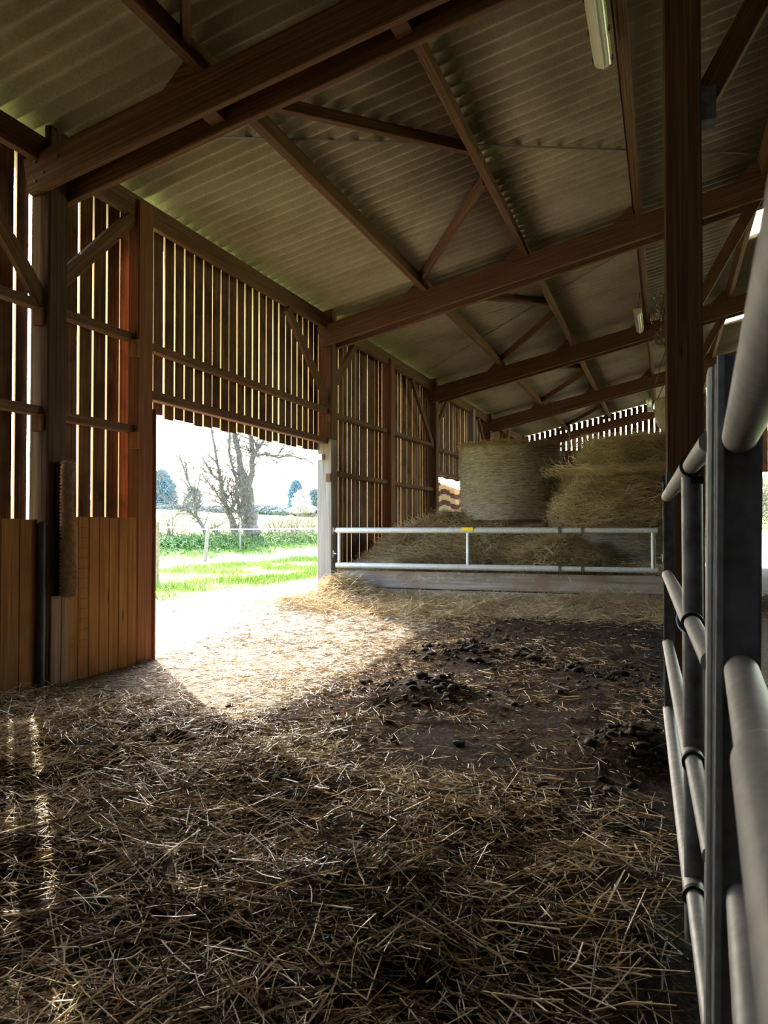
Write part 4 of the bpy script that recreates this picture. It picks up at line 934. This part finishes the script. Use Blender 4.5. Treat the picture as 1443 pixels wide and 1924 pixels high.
far_tree('far_tree', 592, 920, 964, 13, 155, M['bluebush'], 'grey leafless tree right of the white blossom', 'round', 1600)
far_tree('far_tree', 362, 915, 968, 18, 165, M['bluebush'], 'grey rounded tree behind the thin leaning tree', 'round', 900)
for px, hw, tp, lb in ((320, 34, 950, 'low grey hedge under the broad conifer'), (400, 46, 952, 'low grey hedge behind the thin stems'), (500, 50, 950, 'low grey hedge right of the biggest trunk'), (575, 30, 952, 'low grey hedge below the blossom tree'), (640, 40, 950, 'low grey hedge past the grey timber post')):
    far_tree('far_hedge', px, tp, 972, hw, 145, M['bluebush'], lb, 'round', 1700, 'low hedges across the field')
# bushes beyond the far end of the barn
for px, d, hw, h, lb in ((1418, 62, 2.6, 4.6, 'pale budding bush seen past the near gate stile'), (1470, 64, 3.0, 5.0, 'budding bush farther right beyond the barn end'), (1345, 66, 3.2, 5.0, 'budding bush hidden behind the gable end')):
    p = at(px, 985, d); bush('yard_bush', (p[0], p[1]), hw, hw, h, 2600, M['twig'], lb, 'bush', 'bushes beyond the barn end', (.25, .7), (.02, .06), .4)

# ================================================================== LIGHT AND CAMERA
sd = Vector((2.38, -2.30, -2.42)).normalized()
sun = bpy.data.lights.new('sun', 'SUN'); sun.energy = 5.8; sun.angle = math.radians(.6); sun.color = (1, .93, .80)
so = bpy.data.objects.new('sun', sun); C.objects.link(so); so.rotation_euler = sd.to_track_quat('-Z', 'Y').to_euler(); so.location = (-30, 30, 30)
w = bpy.data.worlds.new('sky'); bpy.context.scene.world = w; w.use_nodes = True; nt = w.node_tree; bg = nt.nodes['Background']
sky = nt.nodes.new('ShaderNodeTexSky'); sky.sky_type = 'NISHITA'; sky.sun_disc = False; sky.sun_elevation = math.asin(-sd.z); sky.sun_rotation = math.atan2(-sd.x, -sd.y); sky.dust_density = 3.0; sky.air_density = 1.0; sky.altitude = 50
nt.links.new(sky.outputs[0], bg.inputs[0]); bg.inputs[1].default_value = .68
cam = bpy.data.cameras.new('camera'); co = bpy.data.objects.new('camera', cam); C.objects.link(co)
cam.sensor_fit = 'VERTICAL'; cam.sensor_height = 24; cam.lens = 24 * F_PX / 1924; cam.clip_start = .02; cam.clip_end = 2000
Mx = Matrix((RT, UP, -FW)).transposed().to_4x4(); Mx.translation = Vector(EY.tolist()); co.matrix_world = Mx
cam.dof.use_dof = True; cam.dof.focus_distance = 7.0; cam.dof.aperture_fstop = 7.5
sc = bpy.context.scene; sc.camera = co
sc.view_settings.view_transform = 'Standard'; sc.view_settings.look = 'None'; sc.view_settings.gamma = 1; sc.view_settings.use_curve_mapping = False; sc.view_settings.exposure = 1.92
try:
    sc.cycles.use_denoising = True; sc.cycles.max_bounces = 10; sc.cycles.diffuse_bounces = 6; sc.cycles.glossy_bounces = 3; sc.cycles.sample_clamp_indirect = 8.0; sc.cycles.caustics_reflective = False; sc.cycles.caustics_refractive = False
except Exception: pass
